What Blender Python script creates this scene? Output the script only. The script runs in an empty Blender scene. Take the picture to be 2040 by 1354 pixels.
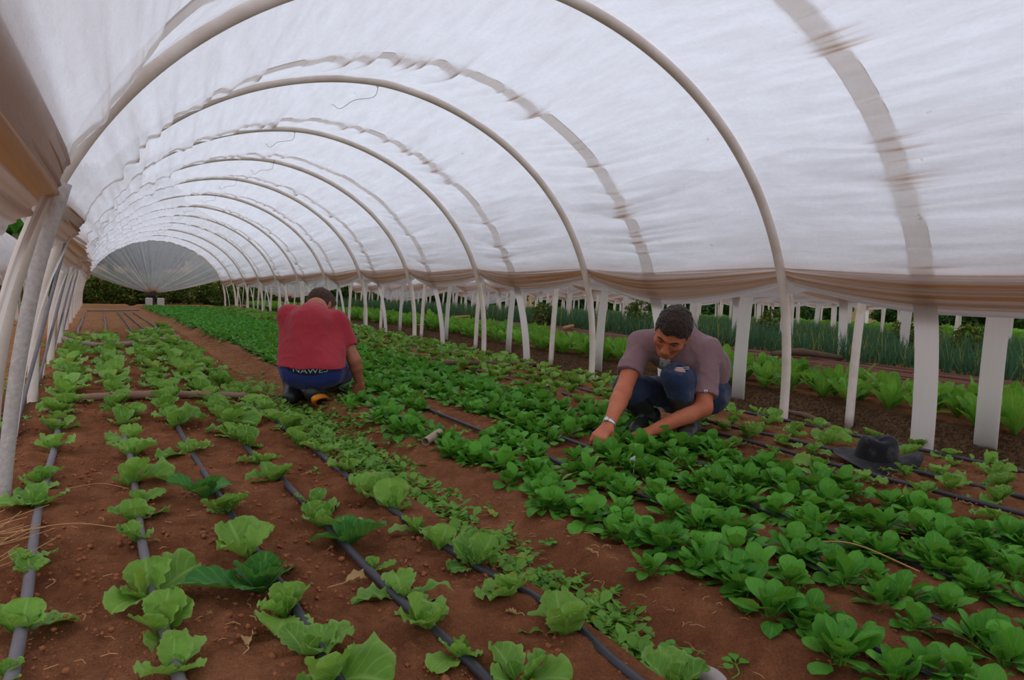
import bpy, math, random
import numpy as np
from mathutils import Vector, Matrix
rnd = random.Random(7)
C = bpy.context.scene.collection
PI = math.pi

# ------------------------------------------------------------------ camera geometry
HC = .75
FPX, VX, VY, ROLL = 1392.0, 185.5, 537.0, .01
CX, CY = 1020.0, 677.0
def cam_matrix():
    a = np.array([(VX-CX)/FPX, (VY-CY)/FPX, 1.0]); a /= np.linalg.norm(a)
    u = np.array([math.sin(ROLL), -math.cos(ROLL), 0.0]); u = u-a*np.dot(u, a); u /= np.linalg.norm(u)
    return np.stack([np.cross(a, u), a, u], 1)
CM = cam_matrix()
CAMLOC = np.array([0, 0, HC])
def pt(px, py, d):
    """world point seen at photo pixel px,py at distance d along the optical axis (used to measure the place)"""
    return CAMLOC+CM.T @ np.array([(px-CX)/FPX*d, (py-CY)/FPX*d, d])
def cdir(x, y, z):
    return CM.T @ np.array([x, y, z], float)

# ------------------------------------------------------------------ noise
def _hash(*k):
    h = np.zeros(np.broadcast(*k).shape, np.uint32)
    for i, a in enumerate(k):
        h = (h ^ (a.astype(np.int64) & 0xffffffff).astype(np.uint32)) * np.uint32(2654435761)
        h ^= h >> np.uint32(15); h = h*np.uint32(2246822519); h ^= h >> np.uint32(13)
    return h.astype(np.float64)/4294967295.0
def noise2(x, y, seed=0):
    x = np.asarray(x, float); y = np.asarray(y, float)
    xi = np.floor(x); yi = np.floor(y); fx = x-xi; fy = y-yi
    fx = fx*fx*(3-2*fx); fy = fy*fy*(3-2*fy)
    s = np.full(xi.shape, seed)
    h = lambda a, b: _hash(xi+a, yi+b, s)
    return (h(0, 0)*(1-fx)+h(1, 0)*fx)*(1-fy)+(h(0, 1)*(1-fx)+h(1, 1)*fx)*fy
def noise3(x, y, z, seed=0):
    xi = np.floor(x); yi = np.floor(y); zi = np.floor(z); fx = x-xi; fy = y-yi; fz = z-zi
    fx = fx*fx*(3-2*fx); fy = fy*fy*(3-2*fy); fz = fz*fz*(3-2*fz)
    s = np.full(xi.shape, seed)
    h = lambda a, b, c: _hash(xi+a, yi+b, zi+c, s)
    l0 = (h(0, 0, 0)*(1-fx)+h(1, 0, 0)*fx)*(1-fy)+(h(0, 1, 0)*(1-fx)+h(1, 1, 0)*fx)*fy
    l1 = (h(0, 0, 1)*(1-fx)+h(1, 0, 1)*fx)*(1-fy)+(h(0, 1, 1)*(1-fx)+h(1, 1, 1)*fx)*fy
    return l0*(1-fz)+l1*fz
def fbm2(x, y, oct=4, seed=0):
    t = 0; a = .5
    for i in range(oct):
        t = t+a*(noise2(x*2**i, y*2**i, seed+i)-.5); a *= .5
    return t
def sstep(a, b, x):
    t = np.clip((np.asarray(x, float)-a)/(b-a), 0, 1); return t*t*(3-2*t)

# ------------------------------------------------------------------ terrain
def drop(y):
    return -.021*np.maximum(0, np.asarray(y, float)-10)
def tz(x, y):
    x = np.asarray(x, float); y = np.asarray(y, float)
    z = .02*np.clip(x, 0, 9)
    z = z-.085*(1-sstep(-.50, -.24, x))                                   # path left of the bed
    z = z-.055*(sstep(.93, 1.02, x)-sstep(1.16, 1.29, x))                 # walking path
    z = z-.10*(sstep(3.52, 3.72, x)-sstep(3.92, 4.2, x))                  # ditch between the tunnels
    z = z+.03*(sstep(4.0, 4.2, x)-sstep(7.7, 7.95, x))
    z = z-.08*(sstep(7.85, 8.1, x)-sstep(8.3, 8.5, x))
    d = np.maximum(y-28, np.maximum((x-31)*.9, (-x-13)))
    hill = np.where(d > 0, (1.2+4.6*(1-sstep(2, 12, x)))*sstep(0, 16, d), 0)
    return z+drop(np.minimum(y, 30))+hill
def ground_at(px, py):
    d = CM.T @ np.array([(px-CX)/FPX, (py-CY)/FPX, 1.0])
    z = 0.0
    for _ in range(12):
        t = (z-HC)/d[2]; z = .5*z+.5*float(tz(t*d[0], t*d[1]))
    t = (z-HC)/d[2]
    return float(t*d[0]), float(t*d[1])
def depth_of(x, y, z=0):
    return float((CM @ (np.array([x, y, z])-CAMLOC))[2])

# ------------------------------------------------------------------ objects
def tag(o, label=None, cat=None, group=None, kind=None):
    if label: o['label'] = label
    if cat: o['category'] = cat
    if group: o['group'] = group
    if kind: o['kind'] = kind
    return o
def empty(name, loc=(0, 0, 0), rz=0):
    o = bpy.data.objects.new(name, None); C.objects.link(o); o.empty_display_size = .05
    o.location = loc; o.rotation_euler = (0, 0, rz); return o
def mesh(name, V, F, smooth=True, uv=None, attrs=None):
    me = bpy.data.meshes.new(name)
    V = np.asarray(V, np.float32).reshape(-1, 3)
    if isinstance(F, np.ndarray) and F.ndim == 2:
        n, k = F.shape
        me.vertices.add(len(V)); me.vertices.foreach_set('co', V.ravel())
        me.loops.add(n*k); me.polygons.add(n)
        me.loops.foreach_set('vertex_index', F.astype(np.int32).ravel())
        me.polygons.foreach_set('loop_start', np.arange(0, n*k, k, dtype=np.int32))
        me.update(calc_edges=True)
    else:
        me.from_pydata([tuple(map(float, v)) for v in V], [], [tuple(int(i) for i in f) for f in F]); me.update()
    me.polygons.foreach_set('use_smooth', np.full(len(me.polygons), smooth))
    if uv is not None:
        l = me.uv_layers.new(name='uv'); idx = np.zeros(len(me.loops), np.int32)
        me.loops.foreach_get('vertex_index', idx)
        l.data.foreach_set('uv', np.asarray(uv, np.float32)[idx].ravel())
    for k, a in (attrs or {}).items():
        at = me.attributes.new(k, 'FLOAT', 'POINT'); at.data.foreach_set('value', np.asarray(a, np.float32))
    return me
def obj(name, me, mat=None, parent=None, loc=None, rz=None):
    o = bpy.data.objects.new(name, me); C.objects.link(o)
    if mat is not None and len(me.materials) == 0: me.materials.append(mat)
    if parent: o.parent = parent
    if loc is not None: o.location = loc
    if rz is not None: o.rotation_euler = (0, 0, rz)
    return o
class MB:
    """collects grids and tubes for ONE mesh"""
    def __init__(s): s.V = []; s.F = []; s.U = []; s.A = {}; s.n = 0
    def add(s, V, F, U=None, **A):
        V = np.asarray(V, float).reshape(-1, 3); F = np.asarray(F)
        s.F.append(F+s.n); s.V.append(V)
        s.U.append(np.zeros((len(V), 2)) if U is None else np.asarray(U, float))
        for k, v in A.items():
            s.A.setdefault(k, []).append(np.broadcast_to(np.asarray(v, float), (len(V),)).copy())
        s.n += len(V)
    def grid(s, P, U=None, wrap=False, **A):
        nu, nv = P.shape[:2]
        F = grid_faces(nu, nv, wrap)
        s.add(P.reshape(-1, 3), F, None if U is None else U.reshape(-1, 2), **{k: (np.ravel(v) if np.ndim(v) else v) for k, v in A.items()})
    def tube(s, pts, r, n=8, cap=True, **A):
        V, F = tube_geo(pts, r, n, cap); s.add(V, F, None, **A)
    def box(s, c, h, R=None, **A):
        v = np.array([[x, y, z] for x in (-1, 1) for y in (-1, 1) for z in (-1, 1)], float)*np.array(h)
        if R is not None: v = v @ np.array(R).T
        s.add(v+np.array(c), np.array([[0, 1, 3, 2], [4, 6, 7, 5], [0, 4, 5, 1], [2, 3, 7, 6], [0, 2, 6, 4], [1, 5, 7, 3]]), None, **A)
    def build(s, name, mat=None, parent=None, smooth=True, loc=None, rz=None):
        return obj(name, s.mesh(name, smooth), mat, parent, loc, rz)
    def mesh(s, name, smooth=True):
        return mesh(name, np.concatenate(s.V), np.concatenate(s.F), smooth, np.concatenate(s.U), {k: np.concatenate(v) for k, v in s.A.items()})
def grid_faces(nu, nv, wrap=False):
    i = np.arange(nu-1)[:, None]; j = np.arange(nv if wrap else nv-1)[None, :]
    a = i*nv+j; b = i*nv+(j+1) % nv
    return np.stack([a+0*j, b+0*i, b+nv+0*i, a+nv+0*j], -1).reshape(-1, 4)
def tube_geo(pts, r, n=8, cap=True):
    P = np.asarray(pts, float); m = len(P); r = np.broadcast_to(np.asarray(r, float), (m,)).copy()
    T = np.gradient(P, axis=0); T /= np.linalg.norm(T, axis=1)[:, None]+1e-12
    up = np.array([0, 0, 1.0]) if abs(T[0][2]) < .9 else np.array([1.0, 0, 0])
    N = np.zeros_like(P); nn = up-T[0]*np.dot(up, T[0]); N[0] = nn/np.linalg.norm(nn)
    for i in range(1, m):
        v = N[i-1]-T[i]*np.dot(N[i-1], T[i]); N[i] = v/(np.linalg.norm(v)+1e-12)
    B = np.cross(T, N)
    if cap:
        P = np.concatenate([P[:1], P, P[-1:]]); N = np.concatenate([N[:1], N, N[-1:]]); B = np.concatenate([B[:1], B, B[-1:]])
        r = np.concatenate([[1e-5], r, [1e-5]])
    a = np.linspace(0, 2*PI, n, endpoint=False)
    V = P[:, None]+r[:, None, None]*(np.cos(a)[None, :, None]*N[:, None]+np.sin(a)[None, :, None]*B[:, None])
    return V.reshape(-1, 3), grid_faces(len(P), n, True)
def smooth_path(pts, n=24):
    """Catmull-Rom through pts"""
    P = np.asarray(pts, float); P = np.concatenate([[2*P[0]-P[1]], P, [2*P[-1]-P[-2]]])
    out = []
    for i in range(1, len(P)-2):
        for t in np.linspace(0, 1, n, endpoint=False):
            a, b, c, d = P[i-1:i+3]
            out.append(.5*((2*b)+(c-a)*t+(2*a-5*b+4*c-d)*t*t+(3*b-a-3*c+d)*t**3))
    out.append(P[-2]); return np.array(out)
ORD = ['', 'first', 'second', 'third', 'fourth', 'fifth', 'sixth', 'seventh', 'eighth', 'ninth', 'tenth', 'eleventh', 'twelfth']
def ordinal(n):
    if n < len(ORD): return ORD[n]
    s = 'th' if 10 <= n % 100 <= 20 else {1: 'st', 2: 'nd', 3: 'rd'}.get(n % 10, 'th')
    return f'{n}{s}'

# ------------------------------------------------------------------ materials
class NT:
    def __init__(s, name):
        m = bpy.data.materials.new(name); m.use_nodes = True; s.m = m; s.t = m.node_tree; s.t.nodes.clear()
    def n(s, typ, **kw):
        nd = s.t.nodes.new(typ)
        for k, v in kw.items():
            if hasattr(nd, k) and k not in nd.inputs: setattr(nd, k, v)
            else: s.set(nd, k, v)
        return nd
    def set(s, nd, k, v):
        i = nd.inputs[k]
        if isinstance(v, bpy.types.NodeSocket): s.t.links.new(v, i)
        elif isinstance(v, bpy.types.Node): s.t.links.new(v.outputs[0], i)
        else: i.default_value = v
    def noise(s, scale, detail=4, rough=.55, vec=None, dist=0):
        nd = s.n('ShaderNodeTexNoise'); s.set(nd, 'Scale', scale); s.set(nd, 'Detail', detail); s.set(nd, 'Roughness', rough); s.set(nd, 'Distortion', dist)
        if vec is not None: s.set(nd, 'Vector', vec)
        return nd.outputs['Fac']
    def ramp(s, fac, stops):
        nd = s.n('ShaderNodeValToRGB'); s.set(nd, 'Fac', fac); e = nd.color_ramp.elements
        while len(e) < len(stops): e.new(.5)
        for el, (p, c) in zip(e, stops): el.position = p; el.color = (*c, 1) if len(c) == 3 else c
        return nd.outputs['Color']
    def mix(s, fac, a, b, mode='MIX'):
        nd = s.n('ShaderNodeMix', data_type='RGBA', blend_type=mode)
        s.set(nd, 0, fac)
        for i, v in ((6, a), (7, b)):
            if isinstance(v, (tuple, list)) and len(v) == 3: v = (*v, 1)
            s.set(nd, i, v)
        return nd.outputs[2]
    def math(s, op, a, b=0.0, clamp=False):
        nd = s.n('ShaderNodeMath', operation=op, use_clamp=clamp); s.set(nd, 0, a); s.set(nd, 1, b); return nd.outputs[0]
    def attr(s, name): return s.n('ShaderNodeAttribute', attribute_name=name).outputs['Fac']
    def obco(s): return s.n('ShaderNodeTexCoord').outputs['Object']
    def geo(s): return s.n('ShaderNodeNewGeometry').outputs['Position']
    def bump(s, h, strength=.4, dist=.01):
        nd = s.n('ShaderNodeBump'); s.set(nd, 'Height', h); s.set(nd, 'Strength', strength); s.set(nd, 'Distance', dist); return nd.outputs[0]
    def pbsdf(s, col, rough=.6, spec=.4, normal=None, **kw):
        p = s.n('ShaderNodeBsdfPrincipled')
        s.set(p, 'Base Color', (*col, 1) if isinstance(col, (tuple, list)) and len(col) == 3 else col)
        s.set(p, 'Roughness', rough); s.set(p, 'Specular IOR Level', spec)
        if normal is not None: s.set(p, 'Normal', normal)
        for k, v in kw.items(): s.set(p, k, v)
        return p.outputs[0]
    def shmix(s, fac, a, b):
        nd = s.n('ShaderNodeMixShader'); s.set(nd, 0, fac); s.set(nd, 1, a); s.set(nd, 2, b); return nd.outputs[0]
    def out(s, sh):
        o = s.n('ShaderNodeOutputMaterial'); s.set(o, 'Surface', sh); return s.m
def M_simple(name, col, rough=.6, spec=.4, var=.25, scale=20, bump=.15, metal=0):
    t = NT(name); v = t.obco(); nz = t.noise(scale, 5, .6, v)
    c = t.mix(nz, tuple(x*(1-var) for x in col), tuple(min(1, x*(1+var)) for x in col))
    return t.out(t.pbsdf(c, rough, spec, t.bump(nz, bump, .004), Metallic=metal))

def M_soil():
    t = NT('red_soil'); p = t.geo()
    big = t.noise(1.1, 3, .5, p); mid = t.noise(9, 6, .65, p); fine = t.noise(70, 6, .7, p)
    c = t.ramp(big, [(.3, (.43, .160, .070)), (.7, (.62, .26, .125))])
    c = t.mix(t.ramp(mid, [(.35, (0, 0, 0)), (.7, (1, 1, 1))]), t.mix(.62, c, (.13, .045, .02), 'MIX'), c)
    vf = t.noise(210, 4, .7, p); c = t.mix(t.ramp(vf, [(.40, (.34, .34, .34)), (.56, (0, 0, 0))]), c, (.09, .028, .014))  # fine hollows darkened in the colour, painted crevice shade
    c = t.mix(t.ramp(fine, [(.55, (0, 0, 0)), (.8, (.55, .55, .55))]), c, (.62, .31, .17))
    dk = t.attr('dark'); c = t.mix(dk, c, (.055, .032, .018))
    st = t.attr('straw'); sn = t.noise(46, 5, .7, p, 1.2)
    c = t.mix(t.math('MULTIPLY', st, t.ramp(sn, [(.44, (0, 0, 0)), (.60, (1, 1, 1))])), c, (.56, .33, .16))
    gr = t.attr('green'); c = t.mix(t.math('MULTIPLY', gr, t.ramp(mid, [(.4, (.2, .2, .2)), (.65, (1, 1, 1))])), c, (.035, .085, .018))
    h = t.math('ADD', t.math('MULTIPLY', mid, 1.0), t.math('ADD', t.math('MULTIPLY', fine, .5), t.math('MULTIPLY', vf, .18)))
    return t.out(t.pbsdf(c, 1.0, .03, t.bump(h, 1.0, .045)))
def M_leaf(name, dark, light, rib, rough=.42, trans=.3, yellow=.0, veins=7, edge=None):
    t = NT(name)
    uv = t.n('ShaderNodeUVMap').outputs[0]; sp = t.n('ShaderNodeSeparateXYZ'); t.set(sp, 0, uv)
    u, v = sp.outputs[0], t.math('ABSOLUTE', t.math('SUBTRACT', sp.outputs[1], .5))
    ri = t.n('ShaderNodeObjectInfo').outputs['Random']
    tint = t.attr('tint')
    nz = t.noise(26, 4, .6, t.obco())
    f = t.math('ADD', t.math('MULTIPLY', nz, .55), t.math('ADD', t.math('MULTIPLY', tint, .5), t.math('MULTIPLY', ri, .3)), True)
    c = t.ramp(f, [(.25, dark), (.85, light)])
    if edge: c = t.mix(t.math('MULTIPLY', t.math('SUBTRACT', v, .36, True), 4.5, True), c, edge)
    if yellow > 0: c = t.mix(t.math('MULTIPLY', t.math('SUBTRACT', tint, 1-yellow, True), 1/max(yellow, .01), True), c, (.46, .42, .06))
    side = t.math('SINE', t.math('MULTIPLY', t.math('SUBTRACT', u, t.math('MULTIPLY', v, .7)), veins*2*PI))
    vein = t.math('MULTIPLY', t.math('POWER', t.math('MAXIMUM', side, 0.0), 6), .35)
    mid = t.math('SUBTRACT', 1.0, t.math('MULTIPLY', v, 16.0), True)
    c = t.mix(t.math('MAXIMUM', vein, t.math('MULTIPLY', mid, .8)), c, rib)
    hb = t.math('ADD', t.math('MULTIPLY', t.math('MAXIMUM', vein, mid), -1.0), t.math('MULTIPLY', nz, .8))
    nm = t.bump(hb, .5, .004)
    p = t.pbsdf(c, rough, .16, nm)
    tr = t.n('ShaderNodeBsdfTranslucent'); t.set(tr, 'Color', t.mix(.35, c, (.35, .55, .05))); 
    return t.out(t.shmix(trans, p, tr.outputs[0]))
def M_plastic(name='milky_plastic', clear=.10):
    t = NT(name); p = t.geo()
    mp = t.n('ShaderNodeMapping'); t.set(mp, 'Vector', p); mp.inputs['Scale'].default_value = (5, 1.0, 5)
    n1 = t.noise(2.6, 6, .65, mp.outputs[0]); n2 = t.noise(45, 3, .6, p); sp = t.noise(13, 2, .5, p)
    d = t.attr('dirt')  # brown stains, plus painted shade on the gathered end
    col = t.mix(t.ramp(n1, [(.35, (0, 0, 0)), (.75, (1, 1, 1))]), (.92, .925, .96), (.78, .765, .785))  # darker lengthwise streaks, fold shading put into the colour
    col = t.mix(t.ramp(n2, [(.45, (0, 0, 0)), (.75, (.35, .35, .35))]), col, (.76, .76, .79))
    col = t.mix(t.ramp(sp, [(.755, (0, 0, 0)), (.79, (.5, .5, .5))]), col, (.45, .42, .40))
    col = t.mix(d, col, (.46, .26, .125))
    tr = t.n('ShaderNodeBsdfTranslucent'); t.set(tr, 'Color', col)
    df = t.n('ShaderNodeBsdfDiffuse'); t.set(df, 'Color', col)
    nb = t.bump(t.math('ADD', n1, t.math('MULTIPLY', n2, .3)), .42, .016)
    t.set(tr, 'Normal', nb); t.set(df, 'Normal', nb)
    tp = t.n('ShaderNodeBsdfTransparent'); t.set(tp, 'Color', t.mix(d, (.98, .98, 1.0), (.62, .36, .17)))
    gl = t.n('ShaderNodeBsdfGlossy'); t.set(gl, 'Roughness', .35); t.set(gl, 'Color', (.9, .9, .9, 1))
    a = t.shmix(.30, tr.outputs[0], df.outputs[0])
    a = t.shmix(t.math('SUBTRACT', clear, t.math('MULTIPLY', d, clear*.8), True), a, tp.outputs[0])
    return t.out(t.shmix(.035, a, gl.outputs[0]))
def M_pipe():
    t = NT('weathered_pvc'); v = t.obco(); n1 = t.noise(6, 5, .6, v); n2 = t.noise(90, 3, .5, v)
    c = t.ramp(n1, [(.3, (.66, .54, .45)), (.7, (.82, .73, .65))])
    c = t.mix(t.ramp(n2, [(.66, (0, 0, 0)), (.78, (.7, .7, .7))]), c, (.42, .28, .18))
    return t.out(t.pbsdf(c, .42, .4))
def M_strip():
    t = NT('pale_slat'); v = t.obco()
    mp = t.n('ShaderNodeMapping'); t.set(mp, 'Vector', v); mp.inputs['Scale'].default_value = (1, 14, 1)
    n1 = t.noise(7, 6, .65, mp.outputs[0], .2); n2 = t.noise(4, 4, .6, v)
    c = t.ramp(n1, [(.3, (.38, .37, .37)), (.75, (.56, .56, .57))])
    c = t.mix(t.ramp(n2, [(.45, (0, 0, 0)), (.8, (.5, .5, .5))]), c, (.50, .43, .38))
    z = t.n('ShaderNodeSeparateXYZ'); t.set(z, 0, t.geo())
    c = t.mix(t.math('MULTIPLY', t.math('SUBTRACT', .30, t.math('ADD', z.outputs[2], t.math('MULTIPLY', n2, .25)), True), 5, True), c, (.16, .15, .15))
    p = t.pbsdf(c, .6, .3); tr = t.n('ShaderNodeBsdfTranslucent'); t.set(tr, 'Color', t.mix(.85, c, (1.0, .95, .90)))
    return t.out(t.shmix(.86, p, tr.outputs[0]))
def M_cloth(name, col, col2, scale=9, weave=420, rough=.92, patch=None):
    t = NT(name); v = t.obco(); n1 = t.noise(scale, 5, .6, v); n2 = t.noise(weave, 2, .5, v)
    c = t.mix(n1, col, col2)
    if patch: c = t.mix(t.ramp(t.noise(patch[0], 4, .6, v), [(.52, (0, 0, 0)), (.68, (1, 1, 1))]), c, patch[1])
    h = t.math('ADD', t.math('MULTIPLY', n2, .4), n1)
    return t.out(t.pbsdf(c, rough, .15, t.bump(h, .35, .004), **{'Sheen Weight': .15}))
def M_skin(name, a, b):
    t = NT(name); v = t.obco(); n1 = t.noise(14, 5, .6, v); n2 = t.noise(160, 3, .6, v)
    c = t.mix(t.ramp(n1, [(.3, (0, 0, 0)), (.7, (1, 1, 1))]), a, b)
    return t.out(t.pbsdf(c, .55, .35, t.bump(n2, .25, .002), **{'Subsurface Weight': .08, 'Subsurface Radius': (.012, .004, .002)}))

SOIL = M_soil()
CLOD = M_simple('soil_clod', (.31, .115, .052), 1.0, .03, .5, 60, .9)
LETT = M_leaf('lettuce_leaf', (.06, .20, .022), (.23, .44, .065), (.34, .56, .13), .40, .30, .22, 6, (.30, .48, .12))
LETT2 = M_leaf('dark_lettuce_leaf', (.022, .13, .022), (.075, .27, .045), (.2, .42, .12), .42, .25, 0, 6)
ARUG = M_leaf('arugula_leaf', (.035, .19, .016), (.135, .43, .04), (.20, .44, .10), .36, .30, 0, 5)
SEED = M_leaf('young_seedling_leaf', (.05, .21, .04), (.16, .40, .09), (.2, .42, .12), .5, .3, 0, 5)
BACKC = M_leaf('far_crop_leaf', (.035, .20, .02), (.10, .40, .045), (.14, .42, .07), .45, .3, 0, 5)
CHIC = M_leaf('chicory_leaf', (.06, .24, .02), (.20, .46, .05), (.33, .55, .14), .40, .36, .1, 6)
ONION = M_leaf('onion_leaf', (.035, .11, .065), (.075, .20, .11), (.08, .2, .12), .5, .2, .06, 1)
WEED = M_leaf('weed_leaf', (.06, .20, .02), (.20, .42, .06), (.2, .34, .08), .5, .3, .15, 4)
DRYL = M_leaf('dry_leaf_tan', (.36, .19, .075), (.62, .42, .20), (.66, .46, .24), .8, .15, 0, 6)
STRAW = M_simple('straw', (.50, .28, .12), .85, .15, .4, 40, .1)
WOODG = M_simple('grey_stick', (.30, .23, .18), .85, .2, .35, 22, .5)
WOODD = M_simple('brown_stick', (.13, .08, .055), .9, .2, .4, 30, .6)
HOSE = M_simple('black_hose', (.045, .043, .052), .5, .4, .5, 14, .25)
HOSEG = M_simple('dusty_grey_hose', (.17, .15, .16), .7, .25, .4, 10, .3)
HOSEB = M_simple('dusty_brown_hose', (.17, .075, .048), .7, .25, .4, 10, .3)
PLAST = M_plastic()
PLASTE = M_plastic('clear_plastic', .60)
PIPE = M_pipe(); SLAT = M_strip()
WIRE = M_simple('tie_wire', (.10, .08, .07), .5, .4, .2)
BARK = M_simple('bark', (.11, .075, .05), .95, .1, .4, 12, .8)
DARKL = M_leaf('dark_tree_leaf', (.008, .035, .008), (.035, .11, .022), (.05, .13, .03), .5, .25, 0, 4)
BANAN = M_leaf('banana_leaf', (.03, .17, .02), (.10, .36, .05), (.2, .42, .1), .4, .35, 0, 16)
HEDGE = M_leaf('hedge_leaf', (.02, .055, .010), (.085, .13, .025), (.1, .15, .04), .6, .25, .22, 3)
CONC = M_simple('pale_block', (.55, .54, .52), .85, .2, .2, 12, .3)
STONE = M_simple('grey_stone', (.40, .34, .32), .9, .2, .3, 30, .7)
# ================================================================== ground
def graded(segs):
    out = []
    for a, b, n in segs: out.append(np.linspace(a, b, n, endpoint=False))
    return np.concatenate(out+[[segs[-1][1]]])
gx = graded([(-40, -8, 24), (-8, -1.5, 34), (-1.5, -.55, 30), (-.55, 2.9, 300), (2.9, 4.4, 84), (4.4, 9, 90), (9, 30, 50), (30, 75, 40)])
gy = graded([(-6, .5, 20), (.5, 4.2, 330), (4.2, 9, 150), (9, 26, 120), (26, 60, 50)])
X, Y = np.meshgrid(gx, gy, indexing='ij')
Z = tz(X, Y)
rough = (.45+.55*sstep(.93, .85, X))*np.where((X > 1.0) & (X < 1.3), .45, 1)
rough = np.where(X > 1.3, .85, rough)
near = np.clip(1.25-Y/16, .3, 1)
Z = Z+fbm2(X*2.2, Y*2.2, 3, 3)*.05*near
cl = fbm2(X*17, Y*17, 4, 11); ridg = noise2(X*27, Y*27, 5)
cl2 = fbm2(X*43, Y*43, 3, 31)
Z = Z+near*rough*(.034*cl+.020*np.maximum(0, ridg-.55)+.014*cl2+.020*np.maximum(0, cl2-.12))
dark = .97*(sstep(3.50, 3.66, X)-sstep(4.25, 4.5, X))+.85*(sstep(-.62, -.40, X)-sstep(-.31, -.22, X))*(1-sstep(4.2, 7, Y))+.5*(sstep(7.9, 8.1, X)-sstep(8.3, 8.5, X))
hillf = sstep(0, 3, np.maximum(Y-28, np.maximum((X-31)*.9, -X-13)))
straw = np.clip(.85*sstep(-.42, -.6, X)+1.0*sstep(9, 12, Y)*(1-sstep(1.3, 1.5, X))+.5*(sstep(1.0, 1.05, X)-sstep(1.25, 1.4, X))*sstep(3.5, 5, Y)+.6*sstep(6.2, 6.6, X)+.35*(sstep(3.4, 3.55, X)-sstep(3.65, 3.8, X))+.25*sstep(2.6, 2.9, X), 0, 1)
green = np.clip(hillf*.9+.35*sstep(-1.2, -3, X)*sstep(6, 14, Y)+.5*sstep(10, 12, X), 0, 1)
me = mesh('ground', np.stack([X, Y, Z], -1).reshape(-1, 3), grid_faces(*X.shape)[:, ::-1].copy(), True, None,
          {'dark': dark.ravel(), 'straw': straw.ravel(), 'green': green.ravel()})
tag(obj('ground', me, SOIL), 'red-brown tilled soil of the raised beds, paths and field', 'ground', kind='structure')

# loose clods of soil: nobody could count them
def clod_geo(r, seed):
    rs = np.random.RandomState(seed)
    t = (1+5**.5)/2
    v = np.array([(-1, t, 0), (1, t, 0), (-1, -t, 0), (1, -t, 0), (0, -1, t), (0, 1, t), (0, -1, -t), (0, 1, -t), (t, 0, -1), (t, 0, 1), (-t, 0, -1), (-t, 0, 1)])/1.9
    f = np.array([(0, 11, 5), (0, 5, 1), (0, 1, 7), (0, 7, 10), (0, 10, 11), (1, 5, 9), (5, 11, 4), (11, 10, 2), (10, 7, 6), (7, 1, 8), (3, 9, 4), (3, 4, 2), (3, 2, 6), (3, 6, 8), (3, 8, 9), (4, 9, 5), (2, 4, 11), (6, 2, 10), (8, 6, 7), (9, 8, 1)])
    v = v*(1+.9*(rs.rand(12, 1)-.5))*np.array([1, 1+.3*rs.rand(), .75])*r
    return v, f
cv = []; cf = []; n0 = 0
for i in range(12000):
    y = .8+5.2*rnd.random()**1.7; x = rnd.uniform(-.3, .97) if rnd.random() < .78 else rnd.uniform(1.25, 3.4)
    r = .0018+.0065*rnd.random()**5
    v, f = clod_geo(r, i); cv.append(v+np.array([x, y, float(tz(x, y))+.006+.2*r])); cf.append(f+n0); n0 += 12
tag(obj('soil_clods', mesh('soil_clods', np.concatenate(cv), np.concatenate(cf)), CLOD), 'small loose clods of red soil scattered over the beds', 'soil', kind='stuff')
# straw and plant bits
sb = MB()
for i in range(2600):
    z = rnd.random()
    if z < .34: x, y = rnd.uniform(.95, 1.3), rnd.uniform(.9, 9)
    elif z < .5: x, y = rnd.uniform(-.2, .9), .9+rnd.random()**2*9
    elif z < .66: x, y = rnd.uniform(-.25, 1.2), rnd.uniform(9, 18)
    elif z < .75: x, y = rnd.uniform(-1.6, -.45), rnd.uniform(4, 14)
    else: x, y = rnd.uniform(2.6, 4.1), rnd.uniform(1.3, 8)
    a = rnd.uniform(0, PI); L = rnd.uniform(.008, .034)*(1+.10*y); zz = float(tz(x, y))+.006
    p = [(x, y, zz), (x+L*.5*math.cos(a), y+L*.5*math.sin(a), zz+.004*rnd.random()), (x+L*math.cos(a+.3), y+L*math.sin(a+.3), zz)]
    sb.tube(p, (.0006+.0008*rnd.random())*(1+.06*y), 4, False)
for i in range(26):   # the tuft of long dry stalks at the left edge of the bed
    x, y = rnd.uniform(-.34, -.16), rnd.uniform(2.02, 2.5); a = rnd.uniform(-.5, .35); L = rnd.uniform(.08, .24); z = float(tz(x, y))
    p = [(x-.1, y-.02, z+.015), (x-.1+L*.5*math.cos(a), y+L*.5*math.sin(a), z+.012+.02*rnd.random()), (x-.1+L*math.cos(a+.1), y+L*math.sin(a+.1), z+.04*rnd.random()+.02)]
    sb.tube(smooth_path(p, 4), .0012, 4, False)
sb.build('straw_litter', STRAW); tag(bpy.data.objects['straw_litter'], 'dry straw and broken stalks littering paths and bed edges', 'straw', kind='stuff')

# ================================================================== tunnels
PX, QZ = 2/1.815, 2/2.552
def hoop_curve(w, h, n=240, below=.09):
    """x,z of half-hoop from left foot to right foot; straight stubs reach into the soil"""
    t = np.linspace(0, PI, n)
    x = -np.sign(np.cos(t))*np.abs(np.cos(t))**PX*w; z = np.abs(np.sin(t))**QZ*h
    x = np.concatenate([[-w], x, [w]]); z = np.concatenate([[-below], z, [-below]])
    P = np.stack([x, z], 1)
    s = np.concatenate([[0], np.cumsum(np.linalg.norm(np.diff(P, axis=0), axis=1))])
    u = np.linspace(0, s[-1], n)
    return np.stack([np.interp(u, s, x), np.interp(u, s, z)], 1)
def curve_normals(P):
    T = np.gradient(P, axis=0); T /= np.linalg.norm(T, axis=1)[:, None]
    return np.stack([-T[:, 1], T[:, 0]], 1)        # outward for left-to-right
W0, H0, DS = 1.948, 2.111, .077
YK = ([-3, -2, -1, -.454, 0, 30], [-4.2, -2.4, -.65, 1.88, 2.745, 2.745+30*1.911])
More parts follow.
